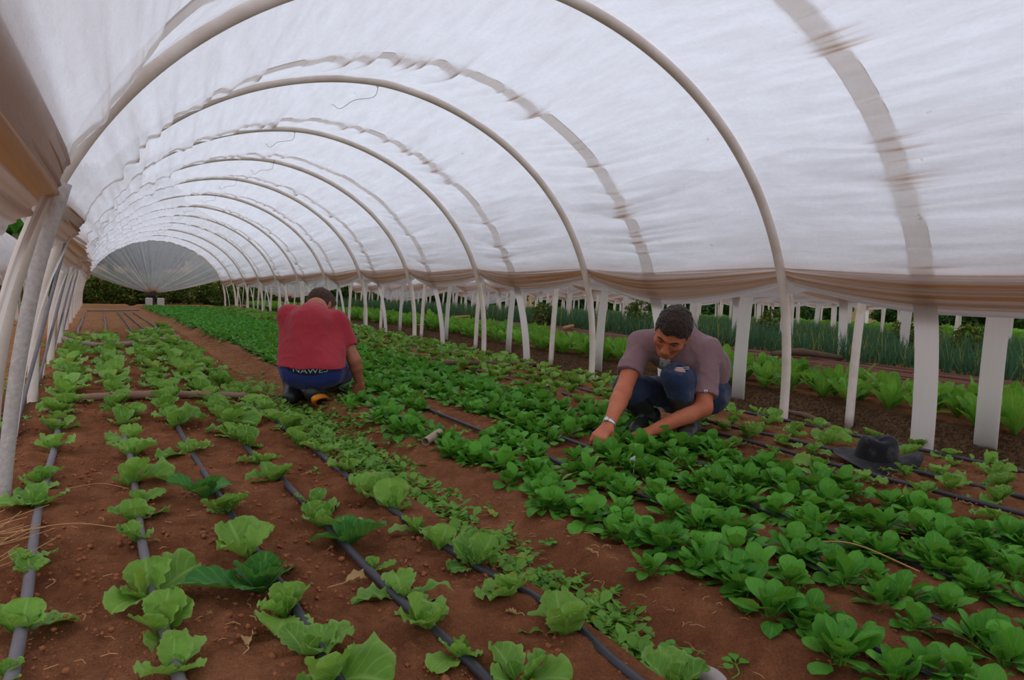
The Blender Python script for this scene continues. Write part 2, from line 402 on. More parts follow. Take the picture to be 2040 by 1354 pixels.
def tunnel(cx, y0, dy, k0, k1, name_of, detail=True, seed=0, zseam=.97, far_curtain=True, hem_drop=1.0):
    rs = np.random.RandomState(seed); r = random.Random(seed)
    base = lambda y: float(drop(y))+(0 if detail else .02*min(max(cx, 0), 9)-.02)
    ys = {}
    def legs(P):
        if detail: return P
        x9 = 1.823; low = P[:, 1] < .9; Q = P.copy(); Q[low, 0] = np.sign(P[low, 0])*(x9+(np.abs(P[low, 0])-x9)*.4); return Q
    def hscale(k): return 1-.012*max(0, k-8)
    yfun = (lambda v: np.interp(v, YK[0], YK[1])) if detail else (lambda v: y0+dy*v)
    # --- hoops
    kk = [k for k in range(k0, k1+1)]
    for i, k in enumerate(kk):
        y = float(yfun(k)); P = legs(hoop_curve(W0, H0*hscale(k), 150 if detail else 80))
        pts = np.stack([P[:, 0], np.zeros(len(P)), P[:, 1]], 1)
        if detail: pts[:, 1] += .012*np.sin(np.linspace(0, 7, len(P))+k)
        if y < -.3: continue
        mb = MB(); mb.tube(pts, .0265, 14 if detail else 8)
        root = empty('pipe_hoop', (cx, y, base(y))) if detail else None
        if detail:
            mb.build('pipe', PIPE, root)
            ia = int(len(P)*.5)+r.randint(-3, 3); a = pts[ia]+np.array([0, 0, -.027])
            wb = MB(); ring = [(a[0]+.002*math.cos(t), .030*math.sin(t), a[2]+.027+.030*math.cos(t)) for t in np.linspace(0, 2*PI, 18)]
            wb.tube(ring, .0016, 5); wb.tube(smooth_path([a, a+(-.01, .06, -.06), a+(-.10, .2, -.07), a+(-.13, .42, -.09), a+(-.13, .62, -.02), a+(-.12, .80, .012)], 6), .0016, 5)
            if 0 < k < k1: wb.build('tie_wire', WIRE, root)
            o = root
        else:
            o = mb.build('pipe_hoop', PIPE, None, True, (cx, y, base(y)))
        tag(o, name_of('pipe', i+1 if yfun(kk[0]) > -.3 else sum(1 for q in kk[:i+1] if yfun(q) >= -.3), y), 'hoop', 'white pipe hoops carrying the tunnels')
    n = 0
    for k in kk[:-1]:
        y = float(yfun(k+.546))
        if y < -.3: continue
        ds_ = .06 if detail and k == -1 else DS
        P = legs(hoop_curve(W0-ds_, (H0*hscale(k)-ds_), 150 if detail else 70)); N = curve_normals(P)
        lean = (.0 if k < 0 else .08) if detail else .0
        hw = .058; th = .005; rows = []
        for off, s in ((0, -1), (0, 1), (th, 1), (th, -1)):
            q = P+N*off
            # the flat ends splay outward below the seam
            low = np.clip((zseam-q[:, 1])/zseam, 0, 1); qx = q[:, 0]+np.sign(q[:, 0])*low*lean
            rows.append(np.stack([qx, np.full(len(P), s*hw)+.01*np.sin(np.linspace(0, 9, len(P))+k)+0, q[:, 1]], 1))
        R = np.stack(rows, 1)
        mb = MB(); mb.grid(R, None, True)
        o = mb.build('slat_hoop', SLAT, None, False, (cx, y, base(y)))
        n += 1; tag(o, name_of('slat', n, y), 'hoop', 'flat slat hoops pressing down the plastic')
    # --- the sheet
    nb = 28 if detail else 8; na = 640 if detail else 90
    P = hoop_curve(W0, H0, 1200 if detail else 400); s_all = np.concatenate([[0], np.cumsum(np.linalg.norm(np.diff(P, axis=0), axis=1))])
    ok = np.where(P[:, 1] > zseam-.02)[0]; sa, sb_ = s_all[ok[0]], s_all[ok[-1]]
    s = np.linspace(sa, sb_, na); Px = np.interp(s, s_all, P[:, 0]); Pz = np.interp(s, s_all, P[:, 1]); N = curve_normals(np.stack([Px, Pz], 1))
    vy = np.concatenate([np.linspace(k, k+1, nb, endpoint=False) for k in kk[:-1]]+[[kk[-1]]])
    ph = vy-np.floor(vy); tent = 1-np.abs(ph-.5-.046)/.5
    flat = np.clip((tent-.0)/.94, 0, 1)
    dsv = np.where((vy >= -1) & (vy <= 0) & detail, .06, DS)
    off = .028-(.028+dsv+.003)*flat**.92
    D = np.zeros((na, len(vy))); dirt = np.zeros_like(D)
    if detail:
        for bi, k in enumerate(kk[:-1]):
            sel = slice(bi*nb, bi*nb+nb+1); p = ph[sel].copy()
            if len(p) > nb and p[-1] == 0: p[-1] = 1.0
            d5 = np.abs(p-.546)
            for j in range(60):
                c = rs.uniform(sa, sb_); big = rs.rand()**2.2; wd = .009+.018*big; amp = (.005+.026*big)*(.45 if k < 0 else 1); ext = .09+.34*big
                sl = rs.uniform(-.22, .22); fan = rs.uniform(.5, 3.0)
                cen = c+sl*(p-.546); w = wd*(1+fan*d5/.3)
                rel = (s[:, None]-cen[None, :])/w[None, :]
                prof = np.exp(-np.abs(rel)**1.3)
                fall = np.exp(-(d5/ext)**1.4)
                D[:, sel] -= amp*prof*fall[None, :]*(1-np.clip(d5/.5, 0, 1)[None, :]**3)
                dirt[:, sel] = np.maximum(dirt[:, sel], (.3+.7*big)*np.exp(-(rel*w[None, :]/(.35*wd))**2)*np.exp(-(d5/((.022+.03*big)*(.55 if k < 0 else 1)))**2)[None, :])
            # soft long ripples
        rip = noise2(s[:, None]*9+rs.rand()*50, vy[None, :]*1.2, seed+9)-.5
        D += .034*rip*(np.sin(PI*ph)[None, :])
        rip2 = noise2(s[:, None]*30+rs.rand()*50, vy[None, :]*2.5, seed+19)-.5
        D += .010*rip2*(np.sin(PI*ph)[None, :])
    edge = np.minimum(s-sa, sb_-s)
    dirt = np.maximum(dirt, (.40*np.exp(-(edge/.055)**1.2)[:, None]*(.6+.8*noise2(s[:, None]*14, vy[None, :]*1.5, seed+3))))
    dirt = np.maximum(dirt, .22*np.exp(-(edge/.22)**1.5)[:, None]*(noise2(s[:, None]*24, vy[None, :]*1.1, seed+5)))
    o_ = off[None, :]+D
    hs = np.array([hscale(v) for v in vy])
    yy = yfun(vy); dz = np.array([base(v) for v in yy])
    V = np.stack([cx+Px[:, None]+N[:, :1]*o_, np.broadcast_to(yy[None, :], o_.shape), dz[None, :]+Pz[:, None]*hs[None, :]+N[:, 1:]*o_], -1)
    root = empty('plastic_cover', (cx, y0+dy*k0, 0)); tag(root, name_of('cover', 0, 0), 'plastic sheet', 'plastic tunnel covers')
    root.location = (0, 0, 0)
    mb = MB(); mb.grid(V, None, False, dirt=np.clip(dirt, 0, 1)); mb.build('roof_sheet', PLAST, root)
    # --- rolled, dirt-stained hem on both sides
    for side in (-1, 1):
        i0 = 0 if side < 0 else na-1
        nv = 40 if detail else 9; nb2 = 30 if detail else 8
        vv = np.concatenate([np.linspace(k, k+1, nb2, endpoint=False) for k in kk[:-1]]+[[kk[-1]]]); p = vv-np.floor(vv)
        yv = yfun(vv); top = np.array([np.interp(q, vy, V[i0, :, 2]) for q in vv]); xt = np.array([np.interp(q, vy, V[i0, :, 0]) for q in vv])
        v = np.linspace(0, 1, nv)
        kseed = np.floor(vv).astype(int)
        rw = np.array([.75+.5*_hash(np.array([float(q)]), np.array([seed*3.0+side]))[0] for q in kseed])
        wid = (.085+(.075*rw)*np.sin(PI*p)**.8)*hem_drop; sag = .035*np.sin(PI*p)*rw
        bul = (-.004+.060*np.sin(PI*p))*hem_drop
        if detail and side < 0: bul = .0+.045*np.sin(PI*p); top = top+.095*(1-sstep(2.745, 6.0, yv))
        ple = np.sin(2*PI*(3.4*v[:, None]+.5*np.sin(vv*2.1)[None, :]))*.6+np.sin(2*PI*(8.7*v[:, None]+vv[None, :]*.6))*.55
        pa = .005+.012*np.sin(PI*p)
        zz = top[None, :]+.012-wid[None, :]*v[:, None]-sag[None, :]*(v[:, None]**.7)
        inn = bul[None, :]*np.sin(PI*np.clip(v*1.12, 0, 1))[:, None]+ple*pa[None, :]
        slope_out = .09*v[:, None]*wid[None, :]/.15
        xx = xt[None, :]+side*(slope_out)-side*inn
        HV = np.stack([xx, np.broadcast_to(yv[None, :], xx.shape), zz], -1)
        st = .55*noise2(v[:, None]*11+vv[None, :]*.7, vv[None, :]*.9, seed+31)+.45*noise2(v[:, None]*34+vv[None, :]*1.1, vv[None, :]*1.3, seed+37)
        hd = np.clip(.20+(1.15 if side < 0 else 1.2)*st*np.sin(PI*np.clip(v*1.05+.03, 0, 1))[:, None]**.5, 0, 1)
        hd = hd*np.where(v < .86, 1, .45)[:, None]
        mb = MB(); mb.grid(HV, None, False, dirt=hd)
        # hem turned up on the outside so the roll has thickness
        back = HV.copy(); back[..., 0] = xt[None, :]+side*(.02+slope_out+.03*np.sin(PI*v)[:, None]); mb.grid(back, None, False, dirt=hd*.7)
        mb.build('rolled_hem', PLAST, root)
        if detail and side < 0:   # knots tying the hem to each pipe
            for q in range(len(kk)):
                y = float(yfun(kk[q]))
                if y < .2 or y > 16: continue
                kb = MB(); zc = float(top[q*nb2]) if q*nb2 < len(top) else float(top[-1]); xc = float(xt[min(q*nb2, len(xt)-1)])
                for m_ in range(3):
                    kb.tube([(xc-side*.030+.034*math.cos(t)*1.05, y+.034*math.sin(t), zc-.03-.018*m_+.006*math.sin(3*t+m_)) for t in np.linspace(0, 2*PI, 16)], .0085, 6, dirt=.75)
                kb.build('tie_knot', PLAST, root)
    # --- gathered far end
    if far_curtain:
        ye = float(yfun(kk[-1]))+1.3; hx, hy, hz = cx+(-.06 if detail else 0), ye, float(drop(ye))+.40
        na2 = 420 if detail else 80; ii = np.linspace(0, na-1, na2); A = np.stack([np.interp(ii, np.arange(na), V[:, -1, c]) for c in range(3)], 1)
        q = np.linspace(0, 1, 30)
        E = A[:, None]*(1-q)[None, :, None]+np.array([hx, hy, hz])*q[None, :, None]
        f_ = np.linspace(0, 1, na2); pl = noise2(f_*46, f_*0, seed+77)+.6*noise2(f_*110, f_*0, seed+78)-.8
        E[..., 1] += (.10*pl[:, None]*(np.sin(PI*q)**.6)[None, :]*(1-.55*q)[None, :])
        E[..., 2] -= .05*np.sin(PI*q)[None, :]*(np.abs(f_-.5)*2)[:, None]
        ed = np.clip(1.2*(q-.80)/.16, 0, 1)[None, :]+.55*np.exp(-(np.minimum(f_, 1-f_)/.02)**1.3)[:, None]+.30*np.clip(-pl, 0, 1)[:, None]*q[None, :]  # shade of the dense gathers painted at hub and pleats; lower edges stained brown
        mb = MB(); mb.grid(E, None, False, dirt=np.clip(ed, 0, 1)); mb.build('gathered_end', PLASTE, root)
        kb = MB(); kb.tube(smooth_path([(hx-.03, hy-.05, hz+.05), (hx, hy, hz), (hx+.02, hy+.12, hz-.1), (hx+.03, hy+.2, hz-.5)], 6), [.17]*6+[.12]*7+[.07]*6, 12)
        kb.build('tied_bundle', M_simple('dark_bundle', (.06, .05, .045), .9, .1), root)
    return root
def own_names(kind, i, y):
    if kind == 'cover': return 'milky white plastic sheet stretched over the tunnel the men work in'
    if kind == 'pipe': return f'bent white pipe hoop inside the big tunnel, {ordinal(i)} from the camera'
    return f'flat pale slat hoop over the big tunnel sheet, {ordinal(i)} from the camera'
OWN = 1.665
tunnel(OWN, 2.745, 1.911, -3, 11, own_names, True, 4)
def side_names(which):
    def f(kind, i, y):
        if kind == 'cover': return f'milky plastic sheet of the {which}'
        if kind == 'pipe': return f'white pipe hoop of the {which}, {ordinal(i)} from the camera'
        return f'flat pale slat hoop of the {which}, {ordinal(i)} from the camera'
    return f
tunnel(5.92, 2.60, 1.66, -2, 13, side_names('first tunnel on the right'), False, 21, .93, True, 1.15)
tunnel(10.30, 2.10, 1.75, -1, 13, side_names('second tunnel on the right'), False, 22, .90, True, 1.15)
tunnel(14.85, 2.9, 1.80, -1, 13, side_names('third tunnel on the right'), False, 23, .90, True, 1.15)
tunnel(19.3, 3.3, 1.80, 0, 13, side_names('fourth tunnel on the right'), False, 24, .90, True, 1.15)
tunnel(-2.95, 6.9, 1.80, 0, 9, side_names('tunnel on the left'), False, 25, .78, False, 1.2)

mb = MB(); mb.tube(smooth_path([(-.295, 2.70, -.12), (-.255, 2.70, .35), (-.20, 2.70, .72), (-.125, 2.71, 1.02)], 6), .021, 10)
V = mb.V[0]; po = mb.build('post', M_simple('grooved_grey_wood', (.50, .45, .41), .85, .2, .45, 60, .8)); po.location = (.045, -.03, 0)
tag(po, 'weathered grey post bound beside the nearest left pipe hoop leg', 'post')
# guy rods leaning on the left posts
for i, (a, b) in enumerate([((-.31, 3.77), (-.13, 4.60, .90)), ((-.31, 5.30), (-.13, 6.50, .93)), ((-.31, 7.2), (-.13, 8.42, .93)), ((-.30, 9.2), (-.13, 10.35, .93))]):
    p0 = np.array([a[0], a[1], float(tz(*a))-.05]); p1 = np.array(b)
    mb = MB(); mb.tube(np.linspace(p0, p1, 8), .009, 7)
    o = mb.build('guy_rod', HOSEG); tag(o, f'thin grey rod leaning from path to left hem, {ordinal(i+1)} from the camera', 'rod', 'thin rods along the left side')

# ================================================================== hoses, sticks
def hose(name, pts, r, mat, label, group, wig=.012):
    P = []
    for (x, y) in pts: P.append((x, y))
    P = smooth_path(np.array([(x, y, 0) for x, y in P]), 22)
    k = rnd.random()*100
    P[:, 0] += wig*(noise2(P[:, 1]*1.7, P[:, 1]*0+k, 3)-.5)*2
    P[:, 2] = tz(P[:, 0], P[:, 1])+r*.35+.004+.008*noise2(P[:, 1]*2.3, P[:, 1]*0+k, 5)
    mb = MB(); mb.tube(P, r, 10); return tag(mb.build(name, mat), label, 'hose', group)
ROWX = [[(-.115, .6), (-.115, 1.6), (-.13, 2.64), (-.125, 3.3), (-.14, 8.5), (-.14, 17)],
        [(.13, .6), (.135, 1.53), (.13, 2.02), (.14, 3.0), (.125, 5.42), (.14, 9.2), (.2, 17)],
        [(.41, .6), (.395, 1.53), (.38, 1.9), (.365, 2.93), (.36, 3.75), (.38, 5.9), (.42, 10), (.45, 17)],
        [(.65, .6), (.63, 1.16), (.61, 1.5), (.605, 1.85), (.60, 2.6), (.575, 3.0), (.59, 3.95), (.57, 7), (.57, 17)],
        [(.88, .6), (.885, 1.0), (.91, 1.25), (.875, 1.55), (.85, 1.9), (.825, 2.4), (.82, 3.36), (.755, 5.6), (.74, 8.5), (.74, 17)]]
RN = ['leftmost lettuce row', 'second lettuce row from the left', 'middle lettuce row of the left bed', 'fourth lettuce row from the left', 'lettuce row beside the walking path']
for i, p in enumerate(ROWX):
    hose('drip_hose', p, [.0125, .0120, .0115, .0112, .0108][i], HOSEG if i < 2 else HOSE, f'{"grey" if i < 2 else "black"} drip hose running under the {RN[i]}', 'drip hoses')
for i, (x, dx, lab) in enumerate([(1.42, .0, 'black drip hose along the arugula edge by the path'), (1.68, .0, 'black drip hose between first and second arugula rows'), (1.97, .0, 'black drip hose among the middle arugula rows'),
        (2.22, .02, 'black drip hose behind the fourth arugula row'), (2.79, .0, 'black drip hose just behind the arugula, before the hat'), (3.02, .02, 'black drip hose passing under the dark hat'), (3.46, .02, 'black drip hose nearest the right-hand posts')]):
    hose('drip_hose', [(x, .5), (x+dx, 2), (x, 3.5), (x+dx*2, 6), (x+dx, 12), (x, 20)], .0095, HOSE, lab, 'drip hoses')
for i in range(9):
    x = 5.75+i*.145
    hose('drip_hose', [(x+.02, 1.0), (x, 4), (x+.05, 9), (x, 16), (x, 23)], .015, HOSEB, f'dusty brown hose on bare soil of the next tunnel, {ordinal(i+1)} from its leafy row', 'bare hoses in the next tunnel', .05)
def stick(name, pts, r, mat, label, cat='pole', lift=1.0):
    P = smooth_path(np.array([(x, y, z) for x, y, z in pts]), 10); P[:, 2] += tz(P[:, 0], P[:, 1])
    rr = np.interp(np.linspace(0, 1, len(P)), np.linspace(0, 1, len(np.atleast_1d(r))), np.atleast_1d(r))*(1+.06*np.sin(np.arange(len(P))*1.3))
    mb = MB(); mb.tube(P, rr, 9); return tag(mb.build(name, mat), label, cat)
stick('curved_pole', [(-.24, 8.2, .05), (-.12, 7.95, .035), (.1, 7.75, .03), (.35, 7.85, .04), (.6, 8.1, .05), (.80, 8.35, .06)], [.028, .026, .02], WOODG, 'pale curved wooden pole lying across the far lettuce rows')
stick('straight_pole', [(-.13, 4.56, .03), (.1, 4.55, .035), (.3, 4.53, .035), (.55, 4.45, .035), (.80, 4.36, .03)], [.020, .024, .026, .022, .018], M_simple('bamboo_pole', (.27, .16, .11), .8, .2, .3, 8, .3), 'brown bamboo pole lying across the left bed before the squatting men')
stick('thin_pole', [(-.1, 17.3, .04), (.4, 17.6, .04), (.9, 18.1, .04)], .022, WOODG, 'thin pale pole across the far end of the bare bed')
stick('brown_branch', [(2.45, 5.5, .03), (2.75, 5.42, .05), (3.1, 5.38, .04), (3.5, 5.3, .03)], [.022, .024, .02, .014], WOODD, 'dark brown bent branch lying between arugula and right lettuces', 'branch')
stick('dead_branch', [(3.98, 3.0, .06), (3.9, 2.8, .08), (3.86, 2.6, .05), (3.85, 2.35, .03), (3.8, 2.15, .03)], [.012, .02, .018, .014, .01], WOODD, 'grey dead branch lying in the dark ditch by the posts', 'branch')
stick('pale_plank', [(6.3, 8.9, .07), (6.75, 9.3, .07)], .03, STRAW, 'short pale stick lying on hoses in the next tunnel', 'stick')
stick('pale_plank', [(5.45, 6.3, .10), (5.8, 5.9, .10)], .02, CONC, 'thin white stick beyond the chicory in the next tunnel', 'stick')
stick('pale_plank', [(6.2, 12.6, .07), (6.9, 13.3, .07)], .03, STRAW, 'far pale stick on hoses beside the red-shirted man', 'stick')
stick('thick_branch', [(6.3, 5.0, .06), (6.6, 4.9, .09), (6.95, 4.6, .05)], [.03, .045, .025], WOODD, 'thick brown branch lying on the hoses of the next tunnel', 'branch')
# open tube stub
x, y = 1.30, 2.86
mb = MB(); a = np.array([math.cos(.62), math.sin(.62), .16]); p0 = np.array([x-.01, y-.01, float(tz(x, y))+.030])
for rr, rev in ((.019, False), (.016, True)):
    V, F = tube_geo(np.linspace(p0, p0+a*.13, 6), rr, 16, False); mb.add(V, F[:, ::-1] if rev else F)
t = np.linspace(0, 2*PI, 16, endpoint=False)
V1, _ = tube_geo(np.array([p0, p0+a*.02]), .019, 16, False); V2, _ = tube_geo(np.array([p0, p0+a*.02]), .016, 16, False)
mb.add(np.concatenate([V1[:16], V2[:16]]), np.array([[i, (i+1) % 16, 16+(i+1) % 16, 16+i] for i in range(16)]))
tag(mb.build('pipe_stub', M_simple('muddy_pipe', (.40, .30, .22), .8, .2, .3, 18, .3)), 'short open muddy pipe stub at the arugula edge of the path', 'pipe')
# stones
for (px, py, r, lab) in [(1418, 1372, .030, 'grey stone on the path edge beside the nearest lettuce'), ]:
    x, y = ground_at(px, py); V, F = clod_geo(1, 3)
    o = obj('stone', mesh('stone', V*r*1.25, F), STONE, None, (x, y, float(tz(x, y))+r*.5)); m = o.modifiers.new('s', 'SUBSURF'); m.levels = m.render_levels = 2
    tag(o, lab, 'stone')
for s, lab in ((-.16, 'pale block left of the tied far end'), (.17, 'pale block right of the tied far end')):
    x, y = OWN+s, 24.6
    mb = MB(); mb.box((0, 0, .11), (.10, .08, .13)); o = mb.build('block', CONC, None, False, (x, y, float(tz(x, y)))); bv = o.modifiers.new('b', 'BEVEL'); bv.width = .012
    tag(o, lab+' of the tunnel', 'block')
# ================================================================== plants
def leaf_pts(L, W, az, e0, bend, nu, nv, rs, kind='lettuce', ruffle=.1, cup=.25, base=(0, 0, 0), petiole=0.0, twist=0.0):
    """one leaf blade as nu x nv grid with its own uv"""
    u = np.linspace(0, 1, nu); v = np.linspace(-1, 1, nv)
    if kind == 'lettuce': w = W*(.20+.95*np.sin(PI*np.clip(u, 0, 1)**1.15*.93)**.9*u**.35); w[-1] *= .72
    elif kind == 'spoon':
        b = np.clip((u-petiole)/(1-petiole), 0, 1); w = W*(.07+np.where(u > petiole, np.sin(PI*np.clip(b, 0, 1)**1.12)**.60, 0)); w[-1] = W*.10
    elif kind == 'blade': w = W*(1-u**1.6)+.0006
    else: w = W*np.sin(PI*np.clip(u*.97+.03, 0, 1))**.8+.001
    phi = e0-bend*u**1.3
    ds = L/(nu-1)
    r = np.concatenate([[0], np.cumsum(np.cos(phi[1:])*ds)]); z = np.concatenate([[0], np.cumsum(np.sin(phi[1:])*ds)])
    ca, sa = math.cos(az), math.sin(az)
    C0 = np.stack([r*ca, r*sa, z], 1); Nn = np.stack([-np.sin(phi)*ca, -np.sin(phi)*sa, np.cos(phi)], 1); S = np.array([-sa, ca, 0])
    tw = twist*u
    Sd = S[None]*np.cos(tw)[:, None]+Nn*np.sin(tw)[:, None]; Nd = Nn*np.cos(tw)[:, None]-S[None]*np.sin(tw)[:, None]
    ed = np.abs(v)[None, :]
    ph1, ph2 = rs.uniform(0, 6.3, 2); fr = rs.uniform(3.0, 5.0)
    ruf = ruffle*W*(ed**2.2)*np.sin(2*PI*fr*u[:, None]+np.where(v[None, :] > 0, ph1, ph2))*np.sin(PI*np.clip(u, 0.05, 1))[:, None]**.5
    tip = ruffle*W*.9*(u[:, None]**5)*np.sin(v[None, :]*5+ph1)
    dome = -.10*W*np.sin(v[None, :]*PI*1.0)**2*np.sin(u*PI*3.2+ph1)[:, None]*ruffle*4
    P = C0[:, None]+Sd[:, None]*(w[:, None, None]*v[None, :, None])+Nd[:, None]*((cup*w[:, None]*ed**1.8)+ruf+tip+dome*.5)[..., None]
    jag = 1+ruffle*.35*np.sin(2*PI*fr*1.9*u[:, None]+ph2)*ed**3
    P = C0[:, None]+(P-C0[:, None])*jag[..., None]
    U = np.stack([np.broadcast_to(u[:, None], (nu, nv)), np.broadcast_to((v*.5+.5)[None, :], (nu, nv))], -1)
    return P+np.array(base), U
def lettuce_mesh(seed, n, R, hi=True, style=0):
    rs = np.random.RandomState(seed); mb = MB(); nu, nv = (15, 11) if hi else (8, 5)
    for i in range(n):
        f = i/max(1, n-1)                                  # 0 outer .. 1 inner
        az = i*2.399+rs.uniform(-.75, .75)
        L = R*(1.34-.62*f)*(rs.uniform(.55, 1.2) if f > .15 else rs.uniform(.9, 1.3)); W = L*rs.uniform(.42, .56)*(1 if style == 0 else .85)
        e0 = .62+.80*f+rs.uniform(-.38, .35); bend = rs.uniform(.1, 1.3)*(1-.75*f)-(.25*f)
        P, U = leaf_pts(L, W, az, e0, bend, nu, nv, rs, 'lettuce', rs.uniform(.08, .19) if style == 0 else .06, rs.uniform(.15, .55), (.006*math.cos(az), .006*math.sin(az), -.006), 0, rs.uniform(-.35, .35))
        tint = rs.uniform(.05, .75)*(1-.2*f)+.25*f
        if rs.rand() < .06 and f < .5: tint = rs.uniform(.85, 1.0)
        mb.grid(P, U, False, tint=tint)
    return mb.mesh('lettuce')
def arugula_mesh(seed, n, S, hi=True):
    rs = np.random.RandomState(seed); mb = MB(); nu, nv = (12, 7) if hi else (7, 5)
    for i in range(n):
        f = i/max(1, n-1); az = i*2.399+rs.uniform(-.5, .5)
        L = S*rs.uniform(.70, 1.25); pet = rs.uniform(.28, .45)
        e0 = .50+.85*f+rs.uniform(-.3, .25); bend = rs.uniform(.5, 1.5)*(1-.45*f)
        P, U = leaf_pts(L, L*rs.uniform(.21, .29), az, e0, bend, nu, nv, rs, 'spoon', .05, rs.uniform(-.1, .3), (rs.uniform(-.012, .012), rs.uniform(-.012, .012), -.004), pet, rs.uniform(-.5, .5))
        mb.grid(P, U, False, tint=rs.uniform(.0, .8))
    return mb.mesh('arugula_plant')
def put(me, mat, name, x, y, sc, rz, label, cat, group, sink=0.0, tilt=0.0):
    o = bpy.data.objects.new(name, me); C.objects.link(o)
    if not me.materials: me.materials.append(mat)
    o.location = (x, y, float(tz(x, y))+.006-sink); o.rotation_euler = (rnd.uniform(-tilt, tilt), rnd.uniform(-tilt, tilt), rz)
    o.scale = (sc, sc, sc*rnd.uniform(.9, 1.1)); return tag(o, label, cat, group)

LHI = [lettuce_mesh(100+i, rnd.randint(6, 10), .082) for i in range(9)]
LSM = [lettuce_mesh(140+i, rnd.randint(4, 6), .080) for i in range(4)]
LLO = [lettuce_mesh(160+i, 8, .080, False) for i in range(6)]
DHI = [lettuce_mesh(180+i, 11, .085, True, 1) for i in range(3)]
def row_x(i, y):
    p = ROWX[i]; return float(np.interp(y, [q[1] for q in p], [q[0] for q in p]))
# nearest lettuces, measured where they stand: row, base pixel, radius px, kind (h head, s sparse, d dark)
SEEN = [(0, 12, 1352, 58, 's'), (0, 38, 1262, 66, 'h'), (0, 62, 1150, 30, 's'), (0, 52, 1128, 40, 's'), (0, 80, 1012, 46, 'h'), (0, 84, 965, 42, 'h'), (0, 106, 897, 37, 'h'), (0, 113, 862, 36, 'h'), (0, 116, 838, 32, 's'),
        (1, 345, 1345, 72, 'h'), (1, 322, 1262, 66, 'h'), (1, 296, 1195, 78, 'h'), (1, 272, 1083, 34, 's'), (1, 270, 1042, 48, 'h'), (1, 276, 1003, 42, 's'), (1, 258, 968, 44, 'h'), (1, 262, 912, 37, 'h'), (1, 262, 876, 34, 's'), (1, 246, 848, 34, 'h'),
        (2, 645, 1372, 76, 'h'), (2, 618, 1312, 58, 'h'), (2, 566, 1228, 66, 'h'), (2, 520, 1178, 84, 'd'), (2, 492, 1112, 56, 's'), (2, 478, 1075, 42, 's'), (2, 446, 1028, 46, 'h'), (2, 410, 993, 48, 'd'), (2, 374, 905, 42, 'h'), (2, 348, 852, 36, 'h'),
        (3, 914, 1314, 54, 's'), (3, 850, 1258, 70, 'h'), (3, 802, 1193, 62, 'h'), (3, 737, 1138, 42, 's'), (3, 694, 1088, 56, 'd'), (3, 640, 1050, 58, 'h'), (3, 622, 1010, 40, 's'), (3, 546, 960, 40, 'h'), (3, 524, 925, 34, 'h'), (3, 492, 892, 34, 'h'),
        (4, 1035, 1366, 82, 'h'), (4, 1128, 1268, 74, 'h'), (4, 1010, 1188, 58, 'h'), (4, 944, 1132, 62, 'h'), (4, 876, 1095, 46, 'h'), (4, 832, 1062, 38, 's'), (4, 784, 1020, 52, 'h'), (4, 742, 985, 40, 'h'), (4, 686, 942, 34, 'h'), (4, 640, 905, 34, 'h')]
RS = ['leftmost row', 'second row from left', 'middle left-bed row', 'fourth row from left', 'row beside the path']
rowplants = {i: [] for i in range(5)}
for row, px, py, rp, kd in SEEN:
    x, y = ground_at(px, py); R = rp*depth_of(x, y)/FPX
    rowplants[row].append((x, y, R, kd))
x, y = ground_at(1340, 1372); STRAY = (x, y, 62*depth_of(x, y)/FPX)
ENDY = [8.9, 9.2, 9.1, 9.6, 9.9]
for i in range(5):
    y = max(p[1] for p in rowplants[i])+.17
    while y < ENDY[i]:
        rowplants[i].append((row_x(i, y)+rnd.uniform(-.03, .03), y, rnd.uniform(.068, .098), 'h' if rnd.random() < .85 else 's'))
        y += rnd.uniform(.13, .20)
def look(kd, mi, sc):
    if kd == 'd': return 'dark green lettuce'
    if kd == 's': return 'small sparse green lettuce'
    return 'light green lettuce head' if sc < 1.02 else 'large light green lettuce head'
for i in range(5):
    ps = sorted(rowplants[i], key=lambda p: p[1])
    for j, (x, y, R, kd) in enumerate(ps):
        far = y > 5
        lib = DHI if kd == 'd' else LSM if kd == 's' else (LLO if far else LHI)
        me = lib[(j*5+i*3) % len(lib)]; sc = R/.078
        put(me, LETT2 if kd == 'd' else LETT, 'lettuce', x, y, sc, rnd.uniform(0, 6.28), f'{look(kd, 0, sc)}, {ordinal(j+1)} from the camera in the {RS[i]}', 'lettuce', 'lettuces in the left bed', 0, .08)
put(LHI[2], LETT, 'lettuce', STRAY[0], STRAY[1], STRAY[2]/.078, 1.0, 'light green lettuce alone at the bottom edge beside the grey stone', 'lettuce', 'lettuces in the left bed')

# ---- arugula: five dense rows
ARH = [arugula_mesh(300+i, rnd.randint(18, 24), .080) for i in range(8)]
ARL = [arugula_mesh(330+i, 15, .084, False) for i in range(6)]
AROWS = [(1.40, 'arugula row along the path'), (1.68, 'second arugula row from the path'), (1.94, 'middle arugula row'), (2.19, 'fourth arugula row from the path'), (2.42, 'arugula row farthest from the path')]
cand = []
for i, (x0, nm) in enumerate(AROWS):
    y = .55
    while y < 9.5:
        for q in range(2 if rnd.random() < .8 else 1):
            gap = noise2(np.array([y*.9]), np.array([i*7.3]), 8)[0]
            if gap > (.16 if y > 1.3 else .1) and not (i in (0,) and 3.15 < y < 4.4 and rnd.random() < .5):
                cand.append((i, x0+rnd.gauss(-.01 if i == 0 else 0, .052), y+rnd.uniform(-.03, .03), rnd.uniform(.75, 1.2)))
        y += rnd.uniform(.075, .11)
def inview(x, y):
    p = CM @ (np.array([x, y, float(tz(x, y))+.04])-CAMLOC)
    if p[2] < .3: return False
    px, py = CX+FPX*p[0]/p[2], CY+FPX*p[1]/p[2]
    return -60 < px < 2100 and py < 1400
MEN_AT = [(2.00, 2.58, .13), (2.14, 2.72, .10)]
